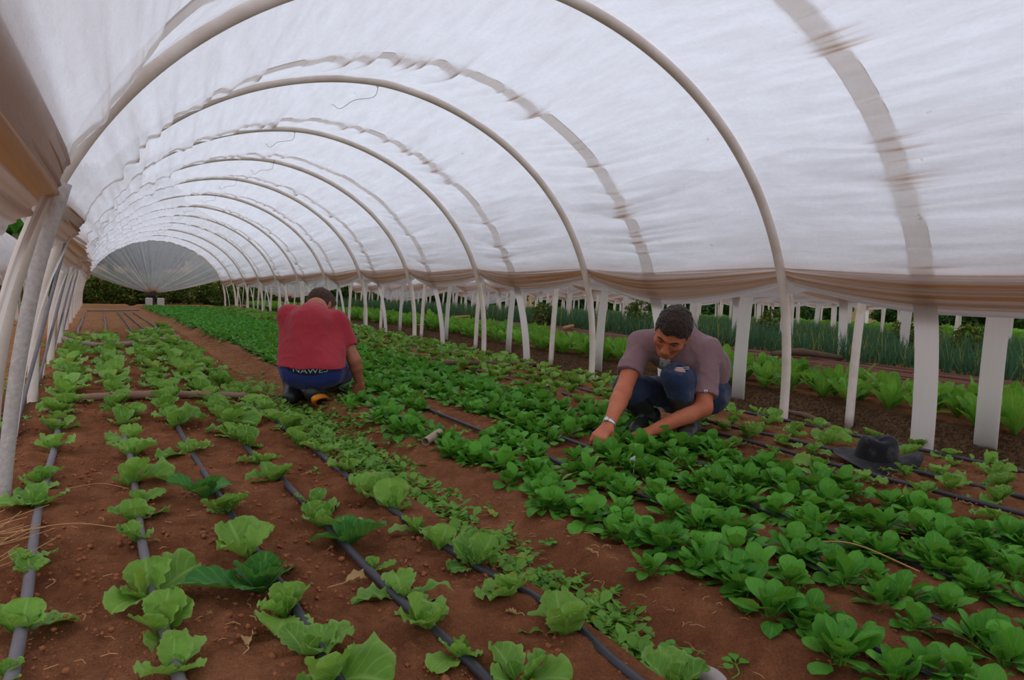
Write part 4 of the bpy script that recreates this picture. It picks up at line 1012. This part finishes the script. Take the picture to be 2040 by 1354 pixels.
# ------------------------------------------------------------------ man in the mauve-grey t-shirt
def man_front():
    root = empty('person', (0, 0, 0)); P = pt
    tag(root, 'crouching dark-haired man in mauve-grey t-shirt and torn jeans, reaching into the arugula', 'person')
    hipL, hipR = P(1412, 782, 3.72), P(1352, 785, 3.86)
    kneeL, kneeR = P(1346, 752, 3.40), P(1248, 772, 3.52)
    ankL, ankR = P(1372, 852, 3.50), P(1292, 842, 3.66)
    for q in (ankL, ankR): q[2] = max(q[2], float(tz(q[0], q[1]))+.07)
    toeL, toeR = P(1368, 874, 3.34), P(1268, 862, 3.48)
    for q in (toeL, toeR): q[2] = float(tz(q[0], q[1]))+.040
    waist = P(1402, 735, 3.72); chest = P(1352, 690, 3.56); nape = P(1356, 672, 3.50)
    shL, shR = P(1408, 698, 3.52), P(1276, 684, 3.54)
    elL, elR = P(1402, 812, 3.42), P(1240, 782, 3.40)
    wrL, wrR = P(1290, 862, 3.38), P(1212, 848, 3.26)
    knL, knR = P(1256, 874, 3.33), P(1192, 872, 3.21)
    hc = P(1339, 662, 3.34)
    s_, u, f = ortho(cdir(-.42, .66, -.62), cdir(.06, -.72, -.66))
    pts = np.stack([hipL, hipR, kneeL, kneeR, toeL, toeR, shL, shR, elL, elR, wrR, knR, knL, hc, P(1420, 640, 3.7)])
    lo, hi = pts.min(0)-.17, pts.max(0)+.17
    back = unit(cdir(.25, -.6, .75))
    # skin: one continuous body
    S = SDF(lo, hi, .0042)
    head_sdf(S, hc, s_, u, f)
    neck0 = hc-u*.055-f*.035
    S.cone(neck0, nape, .052, .060, .02); S.cone(nape, chest, .06, .09, .05)
    S.cone(chest, waist, .085, .075, .03); S.cone(waist, (hipL+hipR)/2, .075, .08, .03)
    S.cone(shL, shR, .055, .055, .05)
    for sh, el, wr in ((shL, elL, wrL), (shR, elR, wrR)):
        S.cone(sh, el, .051, .041, .02); mid = el*.72+wr*.28; S.cone(el, mid, .041, .0425, .02); S.cone(mid, wr, .0425, .0255, .012, None)
    for hp, kn, an, to in ((hipL, kneeL, ankL, toeL), (hipR, kneeR, ankR, toeR)):
        S.cone(hp, kn, .075, .052, .03); S.cone(kn, an, .050, .036, .02); S.cone(an, to, .035, .028, .02)
    img_down = cdir(0, 1, 0); img_left = cdir(-1, 0, 0); to_cam = cdir(0, 0, -1)
    hand_sdf(S, wrR, knR, cdir(.75, .55, .1), cdir(-.35, -.65, -.65), [(.75, .55, .3), (.65, .7, .4), (.6, .7, .4), (.5, .7, .4)], cdir(.25, .95, .05))
    hand_sdf(S, wrL, knL, cdir(.1, .1, -1), cdir(.2, -.95, -.2), [(.6, .6, .4)]*4, cdir(-.6, .5, -.6))
    S.build('body', SKIN, root)
    hair_obj('hair', HAIR, root, hc, s_, u, f)
    # brows and lids
    mb = MB()
    for q in (-1, 1):
        mb.tube(smooth_path([hc+s_*q*.014+u*.020+f*.0965, hc+s_*q*.034+u*.026+f*.088, hc+s_*q*.052+u*.018+f*.072], 5), [.0035]*5+[.0042]*4+[.003]*2, 6)
    mb.build('eyebrows', HAIR, root)
    for q in (-1, 1):
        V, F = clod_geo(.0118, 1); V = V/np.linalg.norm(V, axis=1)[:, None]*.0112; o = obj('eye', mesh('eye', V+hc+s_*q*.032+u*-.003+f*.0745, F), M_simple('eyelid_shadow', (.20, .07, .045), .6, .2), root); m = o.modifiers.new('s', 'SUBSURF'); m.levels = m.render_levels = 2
    # stubble shadow is left to the light; t-shirt
    S = SDF(lo, hi, .0048)
    S.cone(shL, shR, .066, .066, .05)
    S.cone(nape+back*.004, chest, .064, .118, .05); S.cone(chest, waist, .128, .125, .06)
    S.cone(shL*.75+waist*.25, waist, .085, .115, .05); S.cone(shR*.7+chest*.3, (waist*.45+chest*.55), .075, .115, .05)
    S.cone(waist, (hipL+hipR)*.5+np.array([0, 0, .02]), .125, .128, .05, ((hipL+hipR)*.5+np.array([0, 0, .03]), -unit(waist-(hipL+hipR)*.5)))
    for sh, el, fr in ((shL, elL, .80), (shR, elR, .62)):
        e = sh+(el-sh)*fr; dv = unit(el-sh); S.cone(sh, e+dv*.03, .066, .064, .03, (e, dv))
    S.ell(neck0+f*.012, (s_, u, f), (.056, .07, .058), .006, cut=True)
    S.wrinkle(.006, 13, 4, (1, 1, .6)); S.wrinkle(.003, 30, 14)
    tee = S.build('t_shirt', TEE, root)
    # jeans
    S = SDF(lo, hi, .0048); pc = (hipL+hipR)/2
    S.cone(hipL, hipR, .112, .112, .05); S.cone(pc, pc+(waist-pc)*.5, .115, .112, .05, (pc+(waist-pc)*.40, waist-pc))
    for hp, kn, an, e in ((hipL, kneeL, ankL, .42), (hipR, kneeR, ankR, .34)):
        S.cone(hp, kn, .094, .068, .04); p = kn+(an-kn)*e; dv = unit(an-kn); S.cone(kn, p+dv*.02, .067, .066, .03, (p, dv))
    S.wrinkle(.006, 15, 6); S.wrinkle(.003, 34, 7)
    kn_n = unit(cdir(.12, -.62, -.80))
    S.ell(kneeL+kn_n*.066+cdir(.012, -.006, 0), (unit(np.cross(kn_n, cdir(0, 1, 0))), unit(np.cross(kn_n, np.cross(kn_n, cdir(0, 1, 0)))), kn_n), (.042, .019, .024), .004, cut=True)
    S.build('jeans', JEAN, root)
    # skin of the knee showing in the tear
    mb = MB()
    for dz_ in (-.005, .004):
        a = kneeL+kn_n*.066+cdir(-.022, dz_-.006, 0); b = kneeL+kn_n*.066+cdir(.045, dz_-.008, 0); mb.tube(np.linspace(a, b, 5), .0016, 5)
    mb.build('torn_threads', WHITE, root)
    S = SDF(kneeL-.09, kneeL+.09, .004); S.ell(kneeL+kn_n*.020, (s_, u, f), (.047, .047, .047), 0); S.build('bare_knee', M_skin('pale_knee', (.55, .30, .24), (.66, .40, .33)), root)
    for kn, an, to, e in ((kneeL, ankL, toeL, .36), (kneeR, ankR, toeR, .30)):
        S = SDF(np.minimum(np.minimum(kn, an), to)-.12, np.maximum(np.maximum(kn, an), to)+.12, .0048)
        a = kn+(an-kn)*e; S.cone(a, an, .066, .056, .02); S.cone(an, to, .050, .046, .03); S.cone(an, an-(to-an)*.35, .05, .044, .02)
        S.cutplane((0, 0, float(tz(an[0], an[1]))-.005), (0, 0, -1)); S.wrinkle(.003, 20, 3)
        S.build('boot', BOOT, root)
    # watch on his right wrist
    dv = unit(wrR-elR); c = wrR-dv*.014; a1 = unit(np.cross(dv, [0, 0, 1])); a2 = np.cross(dv, a1); mb = MB()
    t = np.linspace(0, 2*PI, 30); ring = [[c+a1*math.cos(x)*r_+a2*math.sin(x)*r_+dv*o for x in t] for r_, o in ((.0300, -.008), (.0325, -.004), (.0325, .004), (.0300, .008))]
    G = np.array(ring).transpose(1, 0, 2); mb.grid(G)
    wb = mb.build('watch', STEEL, root); fb = MB(); n_ = unit(to_cam-dv*np.dot(to_cam, dv)+cdir(-.8, -.1, 0)); n_ = unit(n_-dv*np.dot(n_, dv)); fb.tube([c+n_*.030, c+n_*.037], .0125, 16); fb.build('watch_face', STEEL, wb)
    # chest print and sleeve tag, lying on the cloth
    dg = bpy.context.evaluated_depsgraph_get(); dg.update()
    from mathutils.bvhtree import BVHTree
    bv = BVHTree.FromObject(tee, dg)
    def drape(px0, py0, w, h, nx, ny, test):
        V = []; F = []; ids = {}
        for i in range(nx+1):
            for j in range(ny+1):
                d = unit(pt(px0+w*i/nx, py0+h*j/ny, 1)-CAMLOC); hit = bv.ray_cast(Vector(CAMLOC), Vector(d))
                if hit[0] is not None: ids[i, j] = len(V); V.append(np.array(hit[0])-d*.0015)
        for i in range(nx):
            for j in range(ny):
                k = [(i, j), (i+1, j), (i+1, j+1), (i, j+1)]
                if all(q in ids for q in k) and test((i+.5)/nx, (j+.5)/ny): F.append([ids[q] for q in k])
        return V, F
    V, F = drape(1310, 706, 24, 44, 20, 36, lambda a, b: noise2(np.array([a*7]), np.array([b*10]), 5)[0] > .42 and abs(a-.5-.1*math.sin(b*6)) < .42)
    if F: obj('chest_print', mesh('chest_print', V, F), WHITE, tee)
    V, F = drape(1326, 715, 11, 11, 18, 18, lambda a, b: .30 < math.hypot(a-.5, b-.5) < .48 and not (a > .62 and abs(b-.5) < .16))
    if F: obj('chest_emblem', mesh('chest_emblem', V, F), WHITE, tee)
    V, F = drape(1403, 776, 7, 7.5, 10, 10, lambda a, b: not (.38 < a < .56 and .2 < b < .8))
    if F: obj('sleeve_tag', mesh('sleeve_tag', V, F), WHITE, tee)
    return root
man_front()

# ------------------------------------------------------------------ man in the red t-shirt, seen from behind
def man_back():
    root = empty('person', (0, 0, 0)); P = pt
    tag(root, 'squatting man in red t-shirt seen from behind, blue pants and dark rubber boots', 'person')
    hipL, hipR = P(593, 738, 4.32), P(650, 738, 4.32)
    kneeL, kneeR = P(576, 728, 4.64), P(684, 742, 4.66)
    ankL, ankR = P(583, 790, 4.36), P(636, 772, 4.40)
    ankL[2] = max(ankL[2], float(tz(ankL[0], ankL[1]))+.075)
    toeL = P(604, 792, 4.55); toeL[2] = float(tz(toeL[0], toeL[1]))+.04
    toeR = P(634, 806, 4.38); toeR[2] = float(tz(toeR[0], toeR[1]))+.050
    heelR = P(621, 783, 4.27)
    waist = P(620, 712, 4.30); chest = P(620, 648, 4.42); nape = P(630, 614, 4.52)
    shL, shR = P(578, 628, 4.48), P(672, 640, 4.50)
    elR, wrR, knR = P(706, 718, 4.48), P(716, 762, 4.56), P(716, 783, 4.58)
    elL, wrL = P(585, 700, 4.85), P(650, 765, 4.95)
    hc = P(641, 612, 4.64)
    s_, u, f = ortho(cdir(.42, .55, .72), cdir(.12, -.82, .55))
    pts = np.stack([hipL, hipR, kneeL, kneeR, toeL, toeR, shL, shR, elL, elR, wrL, wrR, knR, hc, heelR]); lo, hi = pts.min(0)-.17, pts.max(0)+.17
    S = SDF(lo, hi, .0046)
    head_sdf(S, hc, s_, u, f, .98); S.cone(hc-u*.05-f*.03, nape, .052, .062, .02); S.cone(nape, chest, .06, .08, .04); S.cone(chest, waist, .08, .07, .03); S.cone(waist, (hipL+hipR)/2, .07, .075, .03); S.cone(shL, shR, .055, .055, .05)
    for sh, el, wr in ((shL, elL, wrL), (shR, elR, wrR)):
        S.cone(sh, el, .052, .040, .02); mid = el*.7+wr*.3; S.cone(el, mid, .040, .041, .02); S.cone(mid, wr, .041, .026, .012)
    for hp, kn, an, to in ((hipL, kneeL, ankL, toeL), (hipR, kneeR, ankR, toeR)):
        S.cone(hp, kn, .075, .052, .03); S.cone(kn, an, .050, .036, .02); S.cone(an, to, .035, .028, .02)
    hand_sdf(S, wrR, knR, cdir(-.9, .1, .2), cdir(.3, -.1, -.9), [(.5, .7, .5), (.5, .75, .5), (.55, .75, .5), (.6, .8, .5)], cdir(-.5, .8, .2))
    hand_sdf(S, wrL, wrL+unit(wrL-elL)*.06, cdir(.6, -.3, .2), cdir(0, -.5, -.8), [(.5, .6, .4)]*4, cdir(.5, .6, .2))
    S.build('body', SKIN2, root)
    hair_obj('hair', HAIR2, root, hc, s_, u, f, .98, .012)
    # shirt
    S = SDF(lo, hi, .0048); hem = P(620, 738, 4.22); dn = unit(P(620, 760, 4.24)-P(620, 700, 4.22))
    S.cone(shL, shR, .068, .068, .05); S.cone(nape, chest, .068, .115, .05)
    S.cone(shL+cdir(.02, .06, 0), P(583, 745, 4.30), .085, .105, .06); S.cone(shR+cdir(-.02, .06, 0), P(652, 740, 4.30), .085, .105, .06)
    S.cone(chest, P(618, 755, 4.30), .13, .135, .06)
    S.cutplane(P(620, 736, 4.20), dn+np.array([0, 0, 0]))
    e = shR+(elR-shR)*.66; dv = unit(elR-shR); S.cone(shR, e+dv*.03, .066, .062, .03, (e, dv))
    e = shL+(elL-shL)*.7; dv = unit(elL-shL); S.cone(shL, e+dv*.03, .066, .062, .03, (e, dv))
    S.ell(hc-u*.065-f*.03, (s_, u, f), (.056, .06, .056), .006, cut=True)
    S.wrinkle(.006, 9, 14, (1, 1, .5)); S.wrinkle(.0025, 28, 15)
    S.build('t_shirt', TEER, root)
    S = SDF(lo, hi, .0048); pc = (hipL+hipR)/2
    S.cone(hipL, hipR, .102, .102, .05); S.cone(pc, pc+(waist-pc)*.6, .112, .11, .05, (pc+(waist-pc)*.55, waist-pc))
    for hp, kn, an, e in ((hipL, kneeL, ankL, .4), (hipR, kneeR, ankR, .4)):
        S.cone(hp, kn, .092, .066, .04); p = kn+(an-kn)*e; dv = unit(an-kn); S.cone(kn, p+dv*.02, .065, .062, .03, (p, dv))
    S.wrinkle(.005, 16, 26)
    pants = S.build('track_pants', TRACK, root)
    for kn, an, to, he, e in ((kneeL, ankL, toeL, None, .34), (kneeR, ankR, toeR, heelR, .34)):
        S = SDF(np.minimum(np.minimum(kn, an), to)-.13, np.maximum(np.maximum(kn, an), to)+.13, .0048)
        a = kn+(an-kn)*e; S.cone(a, an, .054, .050, .02); S.cone(an, to, .046, .042, .03)
        if he is None: S.cone(an, an-unit(to-an)*.05+np.array([0, 0, -.02]), .052, .046, .02); S.cutplane((0, 0, float(tz(an[0], an[1]))-.005), (0, 0, -1))
        else: S.cone(an, he, .048, .040, .02); S.cone(he, to, .040, .040, .02); S.cutplane((0, 0, float(tz(to[0], to[1]))-.005), (0, 0, -1))
        S.wrinkle(.003, 20, 3); b = S.build('boot', BOOT, root)
        if he is not None:      # the raised sole faces backwards: dark tread framed by an orange rim
            ax = unit(to-he); nrm = unit(cdir(-.05, -.10, -1)-ax*np.dot(cdir(-.05, -.10, -1), ax)); sd = np.cross(ax, nrm); L = np.linalg.norm(to-he)
            def outline(k, off):
                O = []
                for t in np.linspace(0, 2*PI, 36, endpoint=False):
                    q = math.cos(t); wd = .040+.006*q; O.append((he+to)/2+ax*q*(L/2+.045)*k+sd*math.sin(t)*wd*k+nrm*off)
                return np.array(O)
            G = np.stack([outline(1.0, .034), outline(1.08, .050), outline(1.04, .066), outline(.78, .068), outline(.74, .060)], 0)
            mb = MB(); mb.grid(G, None, True); mb.build('sole_rim', SOLE, b)
            mb = MB(); mb.grid(np.stack([outline(.80, .062), outline(.4, .064), outline(.01, .064)], 0), None, True); mb.build('sole_tread', SOLED, b)
    # waistband with its lettering, laid on the pants
    dg = bpy.context.evaluated_depsgraph_get(); dg.update()
    from mathutils.bvhtree import BVHTree
    bv = BVHTree.FromObject(pants, dg)
    def lay(px, py, lift):
        d = unit(pt(px, py, 1)-CAMLOC); hit = bv.ray_cast(Vector(CAMLOC), Vector(d)); return (np.array(hit[0])-d*lift) if hit[0] is not None else None
    rows = []
    for i in range(41):
        t = i/40*2-1; col = []
        for j in range(5):
            q = lay(615+t*44, 730+(17*(1-t*t)**.6+1)*j/4, .002); col.append(q if q is not None else rows[-1][j] if rows else pt(571, 730+j, 4.3))
        rows.append(col)
    mb = MB(); mb.grid(np.array(rows)); mb.build('waistband', BLACKB, pants)
    cu = bpy.data.curves.new('txt', 'FONT'); cu.body = 'NAWES'; cu.size = 1; cu.align_x = 'CENTER'; to_ = bpy.data.objects.new('txt', cu); C.objects.link(to_)
    to_.data.resolution_u = 3; dg = bpy.context.evaluated_depsgraph_get(); m0 = bpy.data.meshes.new_from_object(to_.evaluated_get(dg))
    bpy.data.objects.remove(to_)
    import bmesh
    bm = bmesh.new(); bm.from_mesh(m0); bmesh.ops.subdivide_edges(bm, edges=bm.edges[:], cuts=2, use_grid_fill=True); bmesh.ops.triangulate(bm, faces=bm.faces[:])
    for v in bm.verts:
        x = v.co.x/1.62; px = 618+x*34; py = 743.5-v.co.y*14.5-3.5*abs(x)**2; q = lay(px, py, .0045); v.co = Vector(q if q is not None else pt(px, py, 4.2))
    bm.to_mesh(m0); bm.free(); m0.name = 'lettering'; obj('lettering', m0, TEAL, pants)
man_back()

# ------------------------------------------------------------------ hat lying on the bed
def hat():
    x, y = 3.03, 1.80; z0 = float(tz(x, y))+.03
    mat = M_cloth('dark_hat_felt', (.009, .009, .011), (.022, .021, .024), 14, 320, .95, (16, (.06, .056, .052)))
    root = empty('hat', (x, y, z0)); tag(root, 'dusty black wide-brimmed hat lying among young lettuces near the right posts', 'hat')
    n = 72; a = np.linspace(0, 2*PI, n, endpoint=False)
    prof = [(.084, .000), (.082, .012), (.078, .035), (.074, .060), (.067, .084), (.054, .095), (.034, .092), (.012, .085), (.0005, .083)]
    G = np.array([[(r*math.cos(t)*1.12*(1+.03*math.sin(3*t+z*40)), r*math.sin(t)*(1+.04*math.cos(2*t+z*30)), z+(.008*math.cos(2*t) if z > .083 else 0)) for t in a] for r, z in prof]); mb = MB(); mb.grid(G, None, True)
    tr = mb.build('crown', mat, root)
    br = []
    for r, z in [(.076, .004), (.10, .0), (.13, -.004), (.155, -.004), (.168, .0), (.1685, -.004), (.155, -.009), (.13, -.009), (.10, -.006), (.074, -.002)]:
        w = max(0, (r-.08)/.09); br.append([(r*math.cos(t)*1.10, r*math.sin(t), z+w*(.030*math.cos(2*t+.5)+.014*math.cos(3*t+1)-.004)) for t in a])
    mb = MB(); mb.grid(np.array(br), None, True); b = mb.build('brim', mat, root)
    for o in (tr, b): m = o.modifiers.new('s', 'SUBSURF'); m.levels = m.render_levels = 1
    root.rotation_euler = (.10, -.05, -.55)
hat()
# ================================================================== background plants
def shrub_mesh(seed, n, rx, rz_, leaf, kind='oval', low=.1):
    rs = np.random.RandomState(seed); k = rs.normal(size=(n, 3)); k /= np.linalg.norm(k, axis=1)[:, None]
    rr = rs.uniform(.55, 1, n)**.5; lump = .72+.5*noise3(k[:, 0]*2.3+5, k[:, 1]*2.3+5, k[:, 2]*2.3+seed, seed)
    c = k*rr[:, None]*lump[:, None]*np.array([rx, rx, rz_]); c[:, 2] += rz_*.9
    c = c[c[:, 2] > low]; n = len(c)
    a = rs.normal(size=(n, 3)); a /= np.linalg.norm(a, axis=1)[:, None]; b = np.cross(a, rs.normal(size=(n, 3))); b /= np.linalg.norm(b, axis=1)[:, None]
    L = leaf*rs.uniform(.6, 1.3, n)[:, None]; d = np.cross(a, b)*.25*L
    V = np.stack([c-a*L, c+b*L*.45+d*.4, c+a*L+d*1.2, c-b*L*.45+d*.4], 1).reshape(-1, 3)
    F = np.arange(n*4).reshape(-1, 4); uv = np.tile(np.array([[0, .5], [.5, 1], [1, .5], [.5, 0]]), (n, 1))
    return V, F, uv, np.repeat(rs.rand(n), 4)
def shrub(name, seed, x, y, rx, rz_, n, leaf, mat, label, cat, trunk=0.0, group=None):
    V, F, uv, t = shrub_mesh(seed, n, rx, rz_, leaf); V[:, 2] += trunk
    root = empty(name, (x, y, float(tz(x, y))-.05)); tag(root, label, cat, group)
    obj('foliage', mesh('foliage', V, F, False, uv, {'tint': t}), mat, root)
    mb = MB(); mb.tube(smooth_path([(0, 0, -.2), (.05, 0, trunk*.6+.2), (-.05, .1, trunk+rz_*.8)], 5), np.linspace(.06, .03, 11)*max(1, rx), 8)
    for q in range(3):
        a = q*2.1+seed; mb.tube([(0, 0, trunk*.7+.15), (math.cos(a)*rx*.5, math.sin(a)*rx*.5, trunk+rz_*.9)], .025*max(1, rx), 6)
    mb.build('stem', BARK, root); return root
def banana(x, y, h, seed, label):
    rs = np.random.RandomState(seed); root = empty('banana_plant', (x, y, float(tz(x, y))-.05)); tag(root, label, 'banana plant', 'banana plants behind the left tunnel')
    mb = MB(); mb.tube(smooth_path([(0, 0, -.2), (.03, 0, h*.25), (0, .05, h*.5)], 5), np.linspace(.14, .09, 11), 10); mb.build('stem', M_simple('banana_stem', (.14, .13, .06), .8, .2), root)
    for i in range(8):
        mb = MB(); P, U = leaf_pts(h*rs.uniform(.45, .62), h*.075, i*2.4+rs.uniform(-.3, .3), rs.uniform(.7, 1.45), rs.uniform(.4, 2.0), 16, 7, rs, 'spoon', .12, -.25, (0, 0, h*.48), .12); mb.grid(P, U, False, tint=rs.rand())
        mb.build('frond', BANAN, root)
for i, (x, y, h) in enumerate([(-1.9, 24.5, 4.2), (-3.0, 26.5, 4.6), (-2.1, 27.5, 4.0), (-3.8, 23.5, 4.3), (-1.0, 27.6, 3.4), (-5.0, 26, 5)]):
    banana(x, y, h, 800+i, ['banana plant with one broad upright leaf showing past the left post', 'tall banana plant behind the left tunnel sheet', 'banana plant in the shade behind the left posts', 'banana plant at the left picture edge behind the tunnel', 'low banana plant beside the far hedge', 'tallest banana plant far to the left'][i])
for i in range(9):
    x = -7.5+i*1.15; y = 29.6+1.2*math.sin(i*2.2)
    shrub('tree', 830+i, x, y, 1.5, 1.9, 4200, .16, DARKL, f'dark green tree on the slope behind the left tunnel, {ordinal(i+1)} from the left', 'tree', 1.1, 'dark trees behind on the left')
pos = [(-.6, 27.2), (.3, 26.9), (1.1, 27.3), (2.0, 27.0), (2.9, 27.3), (4.0, 27.2), (5.2, 27.4), (6.5, 27.2)]
for i, (x, y) in enumerate(pos):
    shrub('hedge_shrub', 850+i, x, y, .85, .62, 4600, .05, HEDGE, f'olive green hedge shrub beyond the tunnel end, {ordinal(i+1)} from the left', 'shrub', .0, 'hedge beyond the tunnel end')
for i in range(12):
    x = 5+i*2.5; y = 29.3+1.3*math.sin(i*1.7)
    shrub('tree', 870+i, x, y, 1.5, .75, 2600, .15, DARKL, f'dark tree on the far slope behind the right tunnels, {ordinal(i+1)} from the left', 'tree', .1, 'dark trees behind on the right')
for i in range(7):
    x = 31+1.2*math.sin(i*2.1); y = 3.5+i*3.6
    shrub('tree', 890+i, x, y, 1.7, .8, 2400, .17, DARKL, f'dark tree beyond the rightmost tunnel, {ordinal(i+1)} from the camera', 'tree', .1, 'dark trees on the far right')
for i, (x, y, s) in enumerate([(9.4, 5.2, .30), (9.3, 7.4, .28), (7.6, 8.6, .3), (9.0, 4.3, .26), (6.9, 10.4, .22)]):
    shrub('bush', 900+i, x, y, s, s*1.1, 700, .035, HEDGE, f'wild bushy weed standing in the onion rows, {ordinal(i+1)} counted from the right', 'bush', 0, 'bushy weeds in the onions')

# ================================================================== sky, camera
w = bpy.data.worlds.new('overcast'); bpy.context.scene.world = w; w.use_nodes = True; nt = w.node_tree; nt.nodes.clear()
tc = nt.nodes.new('ShaderNodeTexCoord'); sx = nt.nodes.new('ShaderNodeSeparateXYZ'); nt.links.new(tc.outputs['Generated'], sx.inputs[0])
rp = nt.nodes.new('ShaderNodeValToRGB'); nt.links.new(sx.outputs[2], rp.inputs[0])
e = rp.color_ramp.elements; e[0].position = 0; e[0].color = (.74, .79, .90, 1); e[1].position = .8; e[1].color = (.95, .98, 1.10, 1)
bg = nt.nodes.new('ShaderNodeBackground'); nt.links.new(rp.outputs[0], bg.inputs[0]); bg.inputs[1].default_value = 1.0
ow = nt.nodes.new('ShaderNodeOutputWorld'); nt.links.new(bg.outputs[0], ow.inputs[0])
cam = bpy.data.cameras.new('camera'); co = bpy.data.objects.new('camera', cam); C.objects.link(co)
cam.sensor_width = 36; cam.lens = FPX/2040*36; cam.clip_start = .05; cam.clip_end = 400
R = np.stack([CM[0], -CM[1], -CM[2]], 1)
co.matrix_world = Matrix(((R[0][0], R[0][1], R[0][2], CAMLOC[0]), (R[1][0], R[1][1], R[1][2], CAMLOC[1]), (R[2][0], R[2][1], R[2][2], CAMLOC[2]), (0, 0, 0, 1)))
sc = bpy.context.scene; sc.camera = co
sc.view_settings.view_transform = 'Standard'; sc.view_settings.look = 'None'; sc.view_settings.gamma = 1; sc.view_settings.use_curve_mapping = False
sc.view_settings.exposure = .24
cy = sc.cycles
cy.max_bounces = 7; cy.diffuse_bounces = 4; cy.transmission_bounces = 5; cy.glossy_bounces = 2; cy.transparent_max_bounces = 12
cy.use_denoising = True; cy.sample_clamp_indirect = 6; cy.caustics_reflective = False; cy.caustics_refractive = False
